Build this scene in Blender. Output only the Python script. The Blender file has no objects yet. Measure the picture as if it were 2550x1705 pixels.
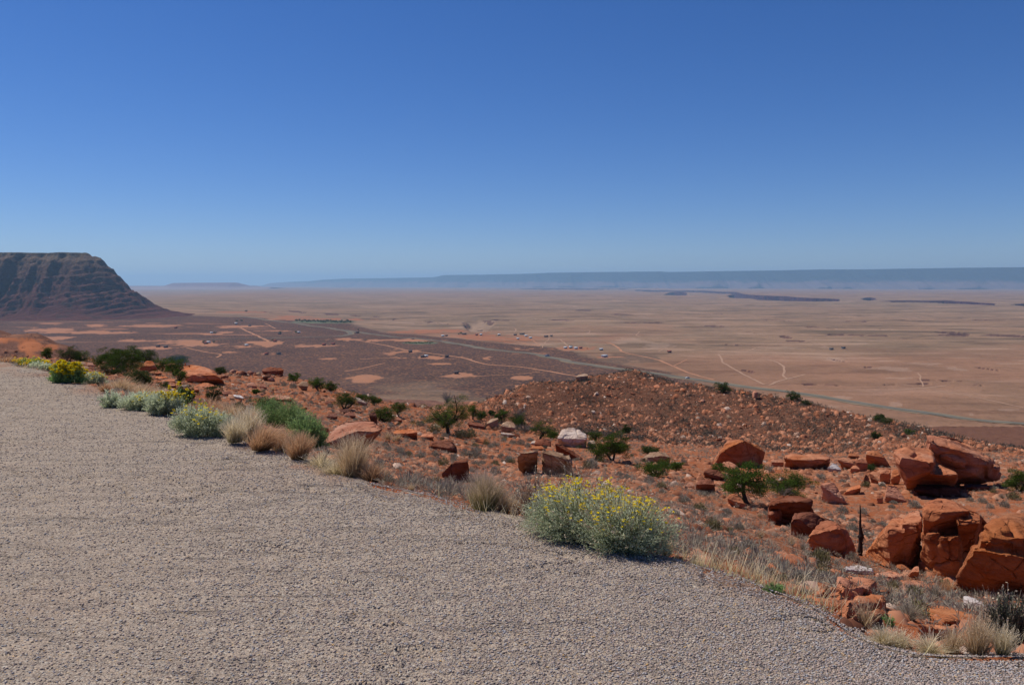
import bpy, bmesh, math, random
import numpy as np
from mathutils import Vector

SC = bpy.context.scene
COL = SC.collection
R = math.radians
# ------------------------------------------------------------------ camera
F = 1983.0                       # focal length in photo pixels (photo 2550 x 1705)
CX, CY, HZ = 1275.0, 852.5, 705.0
CAMZ = 1.65
TH = math.atan((CY - HZ) / F)
CT, ST = math.cos(TH), math.sin(TH)
cd = bpy.data.cameras.new("camera")
cam = bpy.data.objects.new("camera", cd)
COL.objects.link(cam)
SC.camera = cam
cam.location = (0, 0, CAMZ)
cam.rotation_euler = (math.pi / 2 - TH, 0, 0)
cd.sensor_width = 36
cd.lens = 36 * F / 2550
cd.clip_start = 0.05
cd.clip_end = 150000

# ------------------------------------------------------------------ sky and sun
SUN_EL, SUN_AZ = R(57), R(-62)    # azimuth measured from +Y (view) towards +X
world = bpy.data.worlds.new("World")
SC.world = world
world.use_nodes = True
wn = world.node_tree
bg = wn.nodes["Background"]
sky = wn.nodes.new("ShaderNodeTexSky")
sky.sky_type = 'NISHITA'
sky.sun_disc = False
sky.sun_elevation = SUN_EL
sky.sun_rotation = SUN_AZ
sky.altitude = 1500
sky.air_density = 1.0
sky.dust_density = 0.3
sky.ozone_density = 3.0
hs = wn.nodes.new("ShaderNodeHueSaturation"); hs.inputs["Saturation"].default_value = 1.26
wn.links.new(sky.outputs[0], hs.inputs["Color"])
tn = wn.nodes.new("ShaderNodeMix"); tn.data_type = 'RGBA'; tn.blend_type = 'MULTIPLY'; tn.inputs["Factor"].default_value = 1.0
tn.inputs[7].default_value = (0.58, 0.665, 0.93, 1)
wn.links.new(hs.outputs[0], tn.inputs[6]); wn.links.new(tn.outputs[2], bg.inputs[0])
bg.inputs[1].default_value = 0.108
sd = bpy.data.lights.new("sun", 'SUN')
sun = bpy.data.objects.new("sun", sd)
COL.objects.link(sun)
sd.energy = 5.0
sd.angle = R(0.5)
sd.color = (1.0, 0.94, 0.86)
sdir = Vector((math.sin(SUN_AZ) * math.cos(SUN_EL), math.cos(SUN_AZ) * math.cos(SUN_EL), math.sin(SUN_EL)))
sun.rotation_euler = sdir.to_track_quat('Z', 'Y').to_euler()
sun.location = (0, 0, 300)
SC.view_settings.view_transform = 'Standard'
SC.view_settings.look = 'None'
SC.view_settings.exposure = -0.18
SC.view_settings.gamma = 1.0
SC.cycles.max_bounces = 5
SC.cycles.diffuse_bounces = 2
SC.cycles.volume_bounces = 1
SC.cycles.transparent_max_bounces = 4
SC.cycles.use_denoising = True

# ------------------------------------------------------------------ numeric helpers
def srgb(r, g, b):
    f = lambda c: (c / 255 / 12.92) if c <= 10 else ((c / 255 + 0.055) / 1.055) ** 2.4
    return (f(r), f(g), f(b), 1.0)

def smooth(a, b, x):
    t = np.clip((x - a) / (b - a), 0, 1)
    return t * t * (3 - 2 * t)

def _h(ix, iy, iz, seed):
    n = (ix * 374761393 + iy * 668265263 + iz * 2147483647 + seed * 1274126177) & 0xFFFFFFFF
    n = ((n ^ (n >> 13)) * 1274126177) & 0xFFFFFFFF
    n = ((n ^ (n >> 16)) * 2246822519) & 0xFFFFFFFF
    return ((n ^ (n >> 15)) & 0xFFFF) / 65535.0 * 2 - 1

def vnoise(x, y, z, seed=0):
    x = np.asarray(x, float); y = np.asarray(y, float); z = np.asarray(z, float) + np.zeros_like(x)
    ix = np.floor(x).astype(np.int64); iy = np.floor(y).astype(np.int64); iz = np.floor(z).astype(np.int64)
    fx, fy, fz = x - ix, y - iy, z - iz
    fx = fx * fx * (3 - 2 * fx); fy = fy * fy * (3 - 2 * fy); fz = fz * fz * (3 - 2 * fz)
    r = 0
    for dx in (0, 1):
        wx = fx if dx else 1 - fx
        for dy in (0, 1):
            wy = fy if dy else 1 - fy
            for dz in (0, 1):
                wz = fz if dz else 1 - fz
                r = r + wx * wy * wz * _h(ix + dx, iy + dy, iz + dz, seed)
    return r

def vnoise2(x, y, seed=0):
    ix = np.floor(x).astype(np.int64); iy = np.floor(y).astype(np.int64)
    fx, fy = x - ix, y - iy
    fx = fx * fx * (3 - 2 * fx); fy = fy * fy * (3 - 2 * fy)
    a = _h(ix, iy, 0, seed); b = _h(ix + 1, iy, 0, seed); c = _h(ix, iy + 1, 0, seed); d = _h(ix + 1, iy + 1, 0, seed)
    return (a * (1 - fx) + b * fx) * (1 - fy) + (c * (1 - fx) + d * fx) * fy

def fbm2(x, y, s, octv=4, seed=0, gain=0.5):
    r, a, t = 0, 1.0, 0.0
    for k in range(octv):
        r = r + a * vnoise2(x / s + 17.3 * k, y / s - 9.1 * k, seed + k)
        t += a; a *= gain; s = s / 2.03
    return r / t

def fbm3(p, s, octv=3, seed=0, gain=0.5):
    r, a, t = 0, 1.0, 0.0
    for k in range(octv):
        r = r + a * vnoise(p[:, 0] / s + 7.3 * k, p[:, 1] / s - 5.1 * k, p[:, 2] / s + 2.2 * k, seed + k)
        t += a; a *= gain; s = s / 2.03
    return r / t

# ------------------------------------------------------------------ picture <-> world
def ray(px, py):
    dx = (px - CX) / F; dy = (CY - py) / F
    yw = CT + dy * ST
    zw = -ST + dy * CT
    return dx / yw, -zw / yw            # u = X/Y, D = depression tangent

def proj(X, Y, Z):
    zc = Z - CAMZ
    depth = Y * CT - zc * ST
    up = Y * ST + zc * CT
    depth = np.maximum(depth, 1e-3)
    return CX + F * X / depth, CY - F * up / depth

def pt(px, py, Y):
    u, D = ray(px, py)
    return Vector((u * Y, Y, CAMZ - D * Y))

# ------------------------------------------------------------------ terrain
EDGE_PX = [(-1500, 842), (-700, 866), (-250, 890), (0, 908), (70, 921), (128, 936), (170, 951), (235, 966), (273, 977), (330, 1000),
           (437, 1032), (507, 1062), (605, 1100), (733, 1136), (835, 1180), (950, 1208), (1078, 1233), (1167, 1264),
           (1283, 1292), (1378, 1311), (1506, 1351), (1621, 1378), (1736, 1407), (1850, 1442), (2029, 1511), (2119, 1573),
           (2193, 1606), (2283, 1626), (2550, 1631), (3000, 1640), (3700, 1700)]
_eu = np.array([ray(*p)[0] for p in EDGE_PX]); _ev = np.array([math.log(CAMZ / ray(*p)[1]) for p in EDGE_PX])
def edge_v(u):
    return np.interp(u, _eu, _ev)

CP = []   # (px, py, Y)
def cps(px, *l):
    for py, Y in l: CP.append((px, py, Y))
for (px, py) in EDGE_PX: CP.append((px, py + 3, math.exp(edge_v(ray(px, py)[0]))))
cps(-900, (866, 60), (858, 80), (850, 100))
cps(-350, (885, 40), (880, 60), (878, 80))
cps(0, (903, 25), (899, 45), (896, 70), (893, 90))
cps(100, (912, 32), (903, 55), (896, 80))
cps(300, (962, 22), (935, 42), (915, 60), (900, 80))
cps(500, (1038, 15), (1000, 27), (962, 45), (938, 62))
cps(600, (1010, 30), (960, 52), (931, 74))
cps(700, (1080, 14), (1030, 26), (980, 45), (945, 66), (937, 76))
cps(850, (985, 56), (968, 76))
cps(900, (1150, 12), (1100, 22), (1050, 36), (1000, 57), (984, 74))
cps(1100, (1182, 14), (1130, 26), (1080, 44), (1048, 62), (1036, 74))
cps(1300, (1240, 10), (1205, 17), (1175, 27), (1130, 40), (1090, 56), (1070, 68))
cps(1500, (1260, 11), (1200, 19), (1150, 32), (1112, 48), (1088, 62))
cps(1700, (1330, 9), (1270, 15), (1200, 27), (1150, 40), (1120, 54))
cps(1900, (1395, 8), (1330, 13), (1260, 21), (1200, 32), (1150, 46), (1125, 56))
cps(2100, (1480, 7.4), (1420, 11), (1350, 16), (1280, 22), (1200, 33), (1160, 42), (1140, 50))
cps(2300, (1540, 6.8), (1480, 10), (1400, 14), (1280, 23), (1200, 33), (1155, 42))
cps(2550, (1560, 6.5), (1480, 10), (1380, 15), (1260, 24), (1190, 34), (1150, 45))
cps(3100, (1560, 7), (1400, 15), (1250, 26), (1180, 40))
# knoll: gully, mid face, crest
CP += [(1290, 1052, 80), (1500, 1078, 76), (1700, 1090, 72), (1900, 1112, 67), (2100, 1128, 61), (2250, 1133, 57)]
CP += [(1500, 1000, 92), (1700, 1012, 89), (1900, 1042, 83), (2100, 1076, 75), (1370, 1000, 88)]
CP += [(1240, 992, 90), (1300, 966, 97), (1380, 951, 103), (1450, 942, 108), (1500, 932, 112), (1560, 930, 112), (1640, 942, 109),
       (1700, 956, 107), (1850, 976, 101), (2003, 1005, 93), (2121, 1028, 84), (2226, 1057, 75), (2277, 1080, 69),
       (2330, 1108, 62), (2490, 1136, 56), (2700, 1150, 52)]
# small ridge with a red cut far to the left
CP += [(-600, 815, 190), (-200, 826, 190), (0, 842, 190), (90, 850, 185), (150, 866, 175), (215, 892, 165)]
def zpts(px, *l):
    for z, Y in l:
        CP.append((px, None, Y, z))
for px in (-900, -300): zpts(px, (-12, 135), (-40, 300), (-80, 500), (-110, 780), (-110, 1000))
for px in (0, 130): zpts(px, (-13.5, 130), (-45, 300), (-85, 500), (-110, 780), (-110, 1000))
for px in (300, 500, 680): zpts(px, (-16, 130), (-24, 180), (-48, 300), (-84, 500), (-110, 780), (-110, 1000))
for px in (900, ): zpts(px, (-18, 120), (-30, 200), (-48.5, 320), (-76, 520), (-107, 740), (-110, 950))
for px in (1100, 1200): zpts(px, (-15.5, 100), (-21.8, 145), (-44.5, 300), (-74, 500), (-107.5, 740), (-110, 950))
for px in (1350, 1600, 1900): zpts(px, (-27, 145), (-34, 180), (-60, 300), (-92, 500), (-110, 700), (-110, 950))
for px in (2200, 2500, 3000): zpts(px, (-24, 100), (-36, 150), (-66, 300), (-98, 500), (-110, 650), (-110, 950))
K = 1.6
def _cpx():
    P, V = [], []
    for c in CP:
        if c[1] is None:
            u = ray(c[0], 900)[0]; Y = c[2]; D = (CAMZ - c[3]) / Y
        else:
            u, D = ray(c[0], c[1]); Y = c[2]
        P.append((u * K, math.log(Y))); V.append(D)
    return np.array(P), np.array(V)
_P, _V = _cpx()
def _phi(r2):
    return 0.5 * r2 * np.log(r2 + 1e-12)
_n = len(_P)
_A = _phi(((_P[:, None, :] - _P[None, :, :]) ** 2).sum(-1)) + np.eye(_n) * 1e-4
_Q = np.hstack([np.ones((_n, 1)), _P])
_M = np.block([[_A, _Q], [_Q.T, np.zeros((3, 3))]])
_W = np.linalg.solve(_M, np.concatenate([_V, np.zeros(3)]))
def tps(u, v):
    r = np.full(u.shape, _W[_n]) + _W[_n + 1] * u * K + _W[_n + 2] * v
    for i in range(_n):
        r += _W[i] * _phi((u * K - _P[i, 0]) ** 2 + (v - _P[i, 1]) ** 2)
    return r

ZP = -110.0
CANYON = [  # polygons in photo px: far rim above, near rim below
    [(1655, 734), (1668, 729.5), (1690, 728), (1711, 729), (1711, 735), (1690, 735)],
    [(1560, 722), (1640, 724.5), (1700, 725), (1750, 725), (1800, 727.5), (1835, 729), (1860, 735), (1840, 738), (1820, 731.5), (1790, 730),
     (1750, 728), (1700, 726.5), (1620, 726)],
    [(1812, 736), (1850, 734), (1900, 737), (1960, 739), (2010, 743), (2060, 744), (2089, 746), (2090, 749.5), (2040, 750), (1960, 749), (1890, 746), (1870, 742.5), (1820, 741)],
    [(2148, 743), (2165, 741.5), (2180, 743), (2183, 746), (2165, 747.5), (2150, 746)],
    [(2188, 750), (2230, 750), (2290, 749.5), (2360, 749.5), (2420, 753), (2480, 757), (2475, 759.5), (2400, 756), (2290, 751.5), (2230, 751.8)],
    [(2518, 758), (2560, 757), (2650, 760), (2650, 764), (2560, 762)],
    [(1180, 719.2), (1300, 719), (1450, 719.5), (1560, 720), (1580, 721), (1450, 720.8), (1300, 720.2)],
]
LEDGES = [  # short broken rims, polygon strips: (x0, y0, x1, y1, thickness)
    (1555, 803, 1648, 804, 2.2), (1755, 811, 1800, 813, 4), (1530, 783, 1575, 784, 2), (1440, 773, 1475, 774, 1.5), (1765, 781, 1800, 783, 1.5),
    (2010, 815, 2080, 819, 2.6), (2190, 819, 2215, 821, 2.6), (2335, 826, 2410, 833, 6), (2060, 834, 2215, 836, 2.6), (2310, 834, 2410, 836, 2.4),
    (2450, 834, 2560, 839, 3), (1945, 838, 1970, 842, 5), (1865, 828, 1890, 829, 3), (1795, 857, 1840, 860, 3), (1960, 849, 2005, 850, 2.5),
    (1230, 797, 1290, 798, 2), (1325, 796, 1345, 797, 1.2), (1370, 797, 1430, 798, 1.5), (1060, 801, 1115, 808, 2.5), (1155, 805, 1170, 810, 3),
    (1180, 811, 1200, 814, 3.5), (1210, 800, 1228, 803, 3), (720, 775, 760, 779, 2.4), (812, 782, 846, 784, 2.4), (870, 785, 895, 787, 1.8),
    (925, 788, 945, 790, 2.2), (975, 795, 1010, 795, 2), (655, 776, 680, 778, 1.6), (2000, 957, 2090, 959, 2.5), (2170, 958, 2310, 956, 2.2), (1850, 922, 1880, 928, 2.5),
    (2340, 960, 2345, 962, 2.5), (2420, 958, 2500, 961, 3), (2280, 946, 2400, 950, 1.3), (2430, 915, 2500, 924, 2), (2060, 892, 2100, 900, 2), (2150, 914, 2170, 915, 1.8),
    (1660, 885, 1700, 886, 1), (2450, 1118, 2560, 1128, 2.5), (2250, 799, 2300, 801, 1.6), (2100, 800, 2160, 801, 1.3), (1900, 797, 1980, 801, 1.3), (2420, 797, 2500, 798, 1.4)]

def inpoly(px, py, poly):
    r = np.zeros(px.shape, bool)
    n = len(poly)
    for i in range(n):
        x0, y0 = poly[i]; x1, y1 = poly[(i + 1) % n]
        c = ((y0 > py) != (y1 > py))
        with np.errstate(divide='ignore', invalid='ignore'):
            xx = (x1 - x0) * (py - y0) / (y1 - y0 if y1 != y0 else 1e-9) + x0
        r ^= c & (px < xx)
    return r

MES_C = (-1334.0, 2500.0)     # corner of the mesa rim
def mesa_d(X, Y):
    """distance outward from the rim: front edge runs left, right edge runs back"""
    ax, ay = MES_C
    fx, fy = -0.995, -0.10      # direction of the front rim (to the left, a little nearer)
    bx, by = -0.22, 0.975       # direction of the back rim
    def seg(dx, dy):
        t = np.maximum((X - ax) * dx + (Y - ay) * dy, 0)
        return np.hypot(X - ax - t * dx, Y - ay - t * dy)
    return np.minimum(seg(fx, fy), seg(bx, by))

def h_plain(X, Y, detail=True):
    z = ZP + 1.2 * fbm2(X, Y, 400, 3, 5) * smooth(1200, 2500, Y) + 5 * fbm2(X, Y, 2600, 3, 9) * smooth(1800, 6000, Y)
    d = mesa_d(X, Y)
    z = z + 14 * np.exp(-(d / 520.0) ** 1.5)
    if detail:
        # stepped rock benches of the tableland
        k = smooth(1300, 2000, Y) * smooth(-1400, -300, X + 0.15 * Y)
        n = fbm2(X * 0.75 + Y * 0.12, Y, 900, 5, 21)
        st = n * 9
        fr = st - np.floor(st)
        z = z + k * 3.0 * (np.floor(st) + smooth(0.0, 0.12, fr)) * 0.6 * smooth(-0.1, 0.3, fbm2(X, Y, 700, 3, 33))
        z = z + k * 0.8 * fbm2(X, Y, 90, 3, 41)
    return z

def h_near(X, Y, detail=True):
    u = X / Y; v = np.log(Y)
    D = tps(np.clip(u, -1.6, 1.6), v)
    z = CAMZ - D * Y
    if detail:
        amp = smooth(0.0, 0.8, v - edge_v(u))
        far = smooth(60, 140, Y)
        z = z + amp * ((0.13 + far * 1.0) * fbm2(X, Y, 6 + 20 * 0, 3, 1) + 0.035 * fbm2(X, Y, 0.9, 3, 4) + 0.10 * np.maximum(fbm2(X, Y, 2.6, 3, 6), 0) )
        z = z + smooth(120, 200, Y) * 2.2 * fbm2(X, Y, 34, 4, 12) * smooth(700, 450, Y)
    return z

def H(X, Y, detail=True):
    X = np.asarray(X, float); Y = np.asarray(Y, float)
    t = smooth(math.log(560), math.log(800), np.log(Y))
    if np.all(t <= 0): return h_near(X, Y, detail)
    if np.all(t >= 1): return h_plain(X, Y, detail)
    return h_near(X, Y, detail) * (1 - t) + h_plain(X, Y, detail) * t

def hit(px, py, ymin=None):
    """first point of the ground seen at a photo pixel"""
    u, D = ray(px, py)
    if D <= 0: D = 1e-4
    v0 = float(edge_v(np.array([u]))[0])
    if D * math.exp(v0) > CAMZ + 0.003:
        return Vector((u * CAMZ / D, CAMZ / D, 0.0))
    a = math.log(ymin) if ymin else v0 + 0.01
    vs = np.linspace(a, math.log(25000), 1500)
    Y = np.exp(vs)
    z = H(u * Y, Y)
    below = (CAMZ - D * Y) < z
    i = int(np.argmax(below)) if below.any() else len(vs) - 1
    Yh = Y[i]
    if i > 0:
        g0 = (CAMZ - D * Y[i - 1]) - z[i - 1]; g1 = (CAMZ - D * Y[i]) - z[i]
        Yh = Y[i - 1] + (Y[i] - Y[i - 1]) * g0 / max(g0 - g1, 1e-9)
    return Vector((u * Yh, Yh, float(H(np.array([u * Yh]), np.array([Yh]))[0])))

def hit_h(px, py, h):
    """forward distance at which the sight line passes h above the slope"""
    u, D = ray(px, py); v0 = float(edge_v(np.array([u]))[0]) + 0.02
    Y = np.exp(np.linspace(v0, math.log(200), 1200)); b = (CAMZ - D * Y) < H(u * Y, Y) + h
    return float(Y[int(np.argmax(b))]) if b.any() else float(Y[-1])

# ------------------------------------------------------------------ object helpers
def mk_mesh(name, V, Fc, mat=None, attrs=None, smooth_=False, mats=None):
    me = bpy.data.meshes.new(name)
    V = np.asarray(V, np.float32)
    me.vertices.add(len(V)); me.vertices.foreach_set("co", V.ravel())
    if isinstance(Fc, np.ndarray):
        k = Fc.shape[1]; n = len(Fc)
        me.loops.add(n * k); me.loops.foreach_set("vertex_index", Fc.astype(np.int32).ravel())
        me.polygons.add(n)
        me.polygons.foreach_set("loop_start", np.arange(0, n * k, k, dtype=np.int32))
        try: me.polygons.foreach_set("loop_total", np.full(n, k, np.int32))
        except Exception: pass
    else:
        me.from_pydata([], [], []) if False else None
        ls = np.cumsum([0] + [len(f) for f in Fc])[:-1].astype(np.int32)
        flat = np.concatenate([np.asarray(f, np.int32) for f in Fc])
        me.loops.add(len(flat)); me.loops.foreach_set("vertex_index", flat)
        me.polygons.add(len(Fc)); me.polygons.foreach_set("loop_start", ls)
    me.update(calc_edges=True)
    if smooth_: me.polygons.foreach_set("use_smooth", np.ones(len(me.polygons), bool))
    for k_, a in (attrs or {}).items():
        at = me.attributes.new(k_, 'FLOAT', 'POINT'); at.data.foreach_set("value", np.asarray(a, np.float32))
    if mat: me.materials.append(mat)
    return me

def obj(name, me, parent=None, loc=None):
    o = bpy.data.objects.new(name, me)
    COL.objects.link(o)
    if parent: o.parent = parent
    if loc is not None: o.location = loc
    return o

def empty(name, loc, rz=0.0):
    o = bpy.data.objects.new(name, None); COL.objects.link(o)
    o.empty_display_size = 0.1
    o.location = loc; o.rotation_euler = (0, 0, rz)
    return o

def tag(o, label=None, cat=None, group=None, kind=None):
    if label: o["label"] = label
    if cat: o["category"] = cat
    if group: o["group"] = group
    if kind: o["kind"] = kind
    return o

def copy_tree(o, parent=None):
    c = o.copy(); COL.objects.link(c)
    if parent: c.parent = parent
    for ch in list(o.children): copy_tree(ch, c)
    return c

# ------------------------------------------------------------------ materials
class NT:
    def __init__(s, name, rough=0.9):
        s.m = bpy.data.materials.new(name); s.m.use_nodes = True
        s.t = s.m.node_tree; s.b = s.t.nodes["Principled BSDF"]
        s.b.inputs["Roughness"].default_value = rough
        s.b.inputs["Specular IOR Level"].default_value = 0.0
    def n(s, ty, **kw):
        x = s.t.nodes.new(ty)
        for k, v in kw.items(): setattr(x, k, v)
        return x
    def l(s, a, b): s.t.links.new(a, b)
    def geo(s):
        return s.n("ShaderNodeNewGeometry").outputs["Position"]
    def objc(s): return s.n("ShaderNodeTexCoord").outputs["Object"]
    def noise(s, co, scale, det=4, rough=0.5, dist=0.0):
        x = s.n("ShaderNodeTexNoise"); s.l(co, x.inputs["Vector"])
        x.inputs["Scale"].default_value = scale; x.inputs["Detail"].default_value = det
        x.inputs["Roughness"].default_value = rough; x.inputs["Distortion"].default_value = dist
        return x.outputs["Fac"]
    def vor(s, co, scale, feat='F1', rnd=1.0):
        x = s.n("ShaderNodeTexVoronoi"); s.l(co, x.inputs["Vector"]); x.feature = feat
        x.inputs["Scale"].default_value = scale; x.inputs["Randomness"].default_value = rnd
        return x
    def mapv(s, co, sc):
        x = s.n("ShaderNodeMapping"); s.l(co, x.inputs["Vector"]); x.inputs["Scale"].default_value = sc
        return x.outputs[0]
    def ramp(s, fac, stops, interp='LINEAR'):
        x = s.n("ShaderNodeValToRGB"); s.l(fac, x.inputs[0]); x.color_ramp.interpolation = interp
        e = x.color_ramp.elements
        while len(e) > 1: e.remove(e[-1])
        e[0].position = stops[0][0]; e[0].color = stops[0][1]
        for p, c in stops[1:]:
            q = e.new(p); q.color = c
        return x.outputs["Color"]
    def rng(s, v, a, b, c=0.0, d=1.0):
        x = s.n("ShaderNodeMapRange"); s.l(v, x.inputs[0])
        for i, q in enumerate((a, b, c, d)): x.inputs[i + 1].default_value = q
        return x.outputs[0]
    def mix(s, fac, a, b, mode='MIX'):
        x = s.n("ShaderNodeMix"); x.data_type = 'RGBA'; x.blend_type = mode
        if isinstance(fac, (int, float)): x.inputs["Factor"].default_value = fac
        else: s.l(fac, x.inputs["Factor"])
        for i, q in ((6, a), (7, b)):
            if isinstance(q, tuple): x.inputs[i].default_value = q
            else: s.l(q, x.inputs[i])
        return x.outputs[2]
    def math(s, op, a, b=0.0):
        x = s.n("ShaderNodeMath"); x.operation = op
        for i, q in enumerate((a, b)):
            if isinstance(q, (int, float)): x.inputs[i].default_value = q
            else: s.l(q, x.inputs[i])
        return x.outputs[0]
    def attr(s, name):
        x = s.n("ShaderNodeAttribute"); x.attribute_name = name; return x.outputs["Fac"]
    def orand(s):
        return s.n("ShaderNodeObjectInfo").outputs["Random"]
    def bump(s, h, dist, strength=1.0, prev=None):
        x = s.n("ShaderNodeBump"); s.l(h, x.inputs["Height"])
        x.inputs["Distance"].default_value = dist; x.inputs["Strength"].default_value = strength
        if prev is not None: s.l(prev, x.inputs["Normal"])
        return x.outputs[0]
    def out(s, col=None, nrm=None):
        if col is not None:
            if isinstance(col, tuple): s.b.inputs["Base Color"].default_value = col
            else: s.l(col, s.b.inputs["Base Color"])
        if nrm is not None: s.l(nrm, s.b.inputs["Normal"])
        return s.m

RED1 = (0.40, 0.130, 0.055, 1); RED2 = (0.30, 0.085, 0.036, 1); TANR = (0.42, 0.235, 0.150, 1)

def mat_gravel():
    t = NT("gravel_mat"); p = t.geo()
    v = t.vor(p, 115); c = t.n("ShaderNodeSeparateColor"); t.l(v.outputs["Color"], c.inputs[0])
    col = t.ramp(c.outputs[0], [(0, (0.07, 0.065, 0.07, 1)), (0.2, (0.22, 0.17, 0.145, 1)), (0.45, (0.42, 0.33, 0.27, 1)), (0.65, (0.46, 0.345, 0.275, 1)), (0.82, (0.34, 0.31, 0.295, 1)),
                                (0.95, (0.64, 0.57, 0.50, 1)), (1, (0.6, 0.38, 0.17, 1))])
    big = t.noise(p, 0.55, 5, 0.6); med = t.noise(p, 3.1, 3)
    col = t.mix(t.rng(big, 0.35, 0.65), col, t.mix(0.30, col, (0.34, 0.24, 0.185, 1)))
    red = t.attr("soil")
    col = t.mix(red, col, (0.33, 0.14, 0.08, 1))
    col = t.mix(t.rng(v.outputs["Distance"], 0.35, 0.8, 0.0, 0.6), col, (0.13, 0.095, 0.08, 1))
    n1 = t.bump(t.math('SUBTRACT', 1.0, v.outputs["Distance"]), 0.009, 0.6)
    n2 = t.bump(med, 0.05, 0.6, n1)
    rip = t.noise(t.mapv(p, (0.9, 2.6, 1)), 1.7, 6, 0.62, 0.8)
    n2 = t.bump(rip, 0.09, 0.9, n2)
    mark = t.rng(t.noise(t.mapv(p, (0.8, 3.2, 1)), 1.3, 5, 0.6, 1.2), 0.60, 0.68)
    n2 = t.bump(t.math('SUBTRACT', 1.0, mark), 0.03, 0.8, n2)
    col = t.mix(t.math('MULTIPLY', mark, 0.10), col, (0.17, 0.125, 0.10, 1))
    col = t.mix(t.rng(rip, 0.35, 0.65, 0, 0.25), col, t.mix(1.0, col, (0.80, 0.78, 0.77, 1), 'MULTIPLY'))
    col = t.mix(0.35, col, (0.33, 0.265, 0.22, 1))
    col = t.mix(1.0, col, (1.15, 1.17, 1.09, 1), 'MULTIPLY')
    return t.out(col, n2)

def mat_stone():
    t = NT("gravel_stone_mat")
    a = t.attr("v")
    col = t.ramp(a, [(0, (0.14, 0.12, 0.115, 1)), (0.15, (0.24, 0.20, 0.175, 1)), (0.4, (0.41, 0.315, 0.26, 1)), (0.6, (0.47, 0.35, 0.28, 1)), (0.8, (0.34, 0.335, 0.35, 1)),
                     (0.95, (0.55, 0.49, 0.42, 1)), (1, (0.55, 0.33, 0.12, 1))])
    return t.out(col)

def mat_hill():
    t = NT("hillside_mat"); p = t.geo()
    kn = t.attr("knoll"); orr = t.attr("bright"); dk = t.attr("talus")
    n = t.noise(p, 0.35, 6, 0.6); n2 = t.noise(p, 2.2, 5, 0.65); n3 = t.noise(p, 14, 4, 0.7)
    soil = t.ramp(n, [(0.25, (0.40, 0.110, 0.042, 1)), (0.45, (0.40, 0.130, 0.056, 1)), (0.62, (0.38, 0.165, 0.090, 1)), (0.78, (0.42, 0.24, 0.155, 1))])
    soil = t.mix(t.rng(n2, 0.5, 0.68, 0, 0.8), soil, (0.40, 0.25, 0.165, 1))
    soil = t.mix(t.rng(n3, 0.5, 0.66, 0, 0.55), soil, (0.22, 0.105, 0.065, 1))
    kc = t.ramp(t.noise(p, 1.1, 6, 0.7), [(0.3, (0.105, 0.050, 0.034, 1)), (0.5, (0.165, 0.072, 0.046, 1)), (0.68, (0.25, 0.125, 0.08, 1))])
    kc = t.mix(t.rng(t.noise(p, 5.5, 3, 0.6), 0.50, 0.62, 0, 0.7), kc, (0.12, 0.08, 0.055, 1))
    col = t.mix(kn, soil, kc)
    tal = t.ramp(t.noise(p, 0.16, 8, 0.72), [(0.36, (0.11, 0.060, 0.048, 1)), (0.5, (0.19, 0.10, 0.075, 1)), (0.64, (0.33, 0.165, 0.105, 1))])
    col = t.mix(dk, col, tal)
    col = t.mix(orr, col, (0.46, 0.175, 0.085, 1))
    v = t.vor(p, 9); c = t.n("ShaderNodeSeparateColor"); t.l(v.outputs["Color"], c.inputs[0])
    peb = t.math('MULTIPLY', t.rng(c.outputs[0], 0.72, 0.74), t.rng(v.outputs["Distance"], 0.42, 0.36))
    col = t.mix(peb, col, t.ramp(c.outputs[1], [(0, (0.20, 0.08, 0.05, 1)), (0.6, (0.45, 0.22, 0.13, 1)), (1, (0.5, 0.36, 0.27, 1))]))
    nn = t.bump(n2, 0.14, 0.8); nn = t.bump(n3, 0.05, 0.9, nn); nn = t.bump(peb, 0.05, 0.7, nn)
    col = t.mix(1.0, col, (0.86, 0.84, 0.82, 1), 'MULTIPLY')
    return t.out(col, nn)

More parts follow.
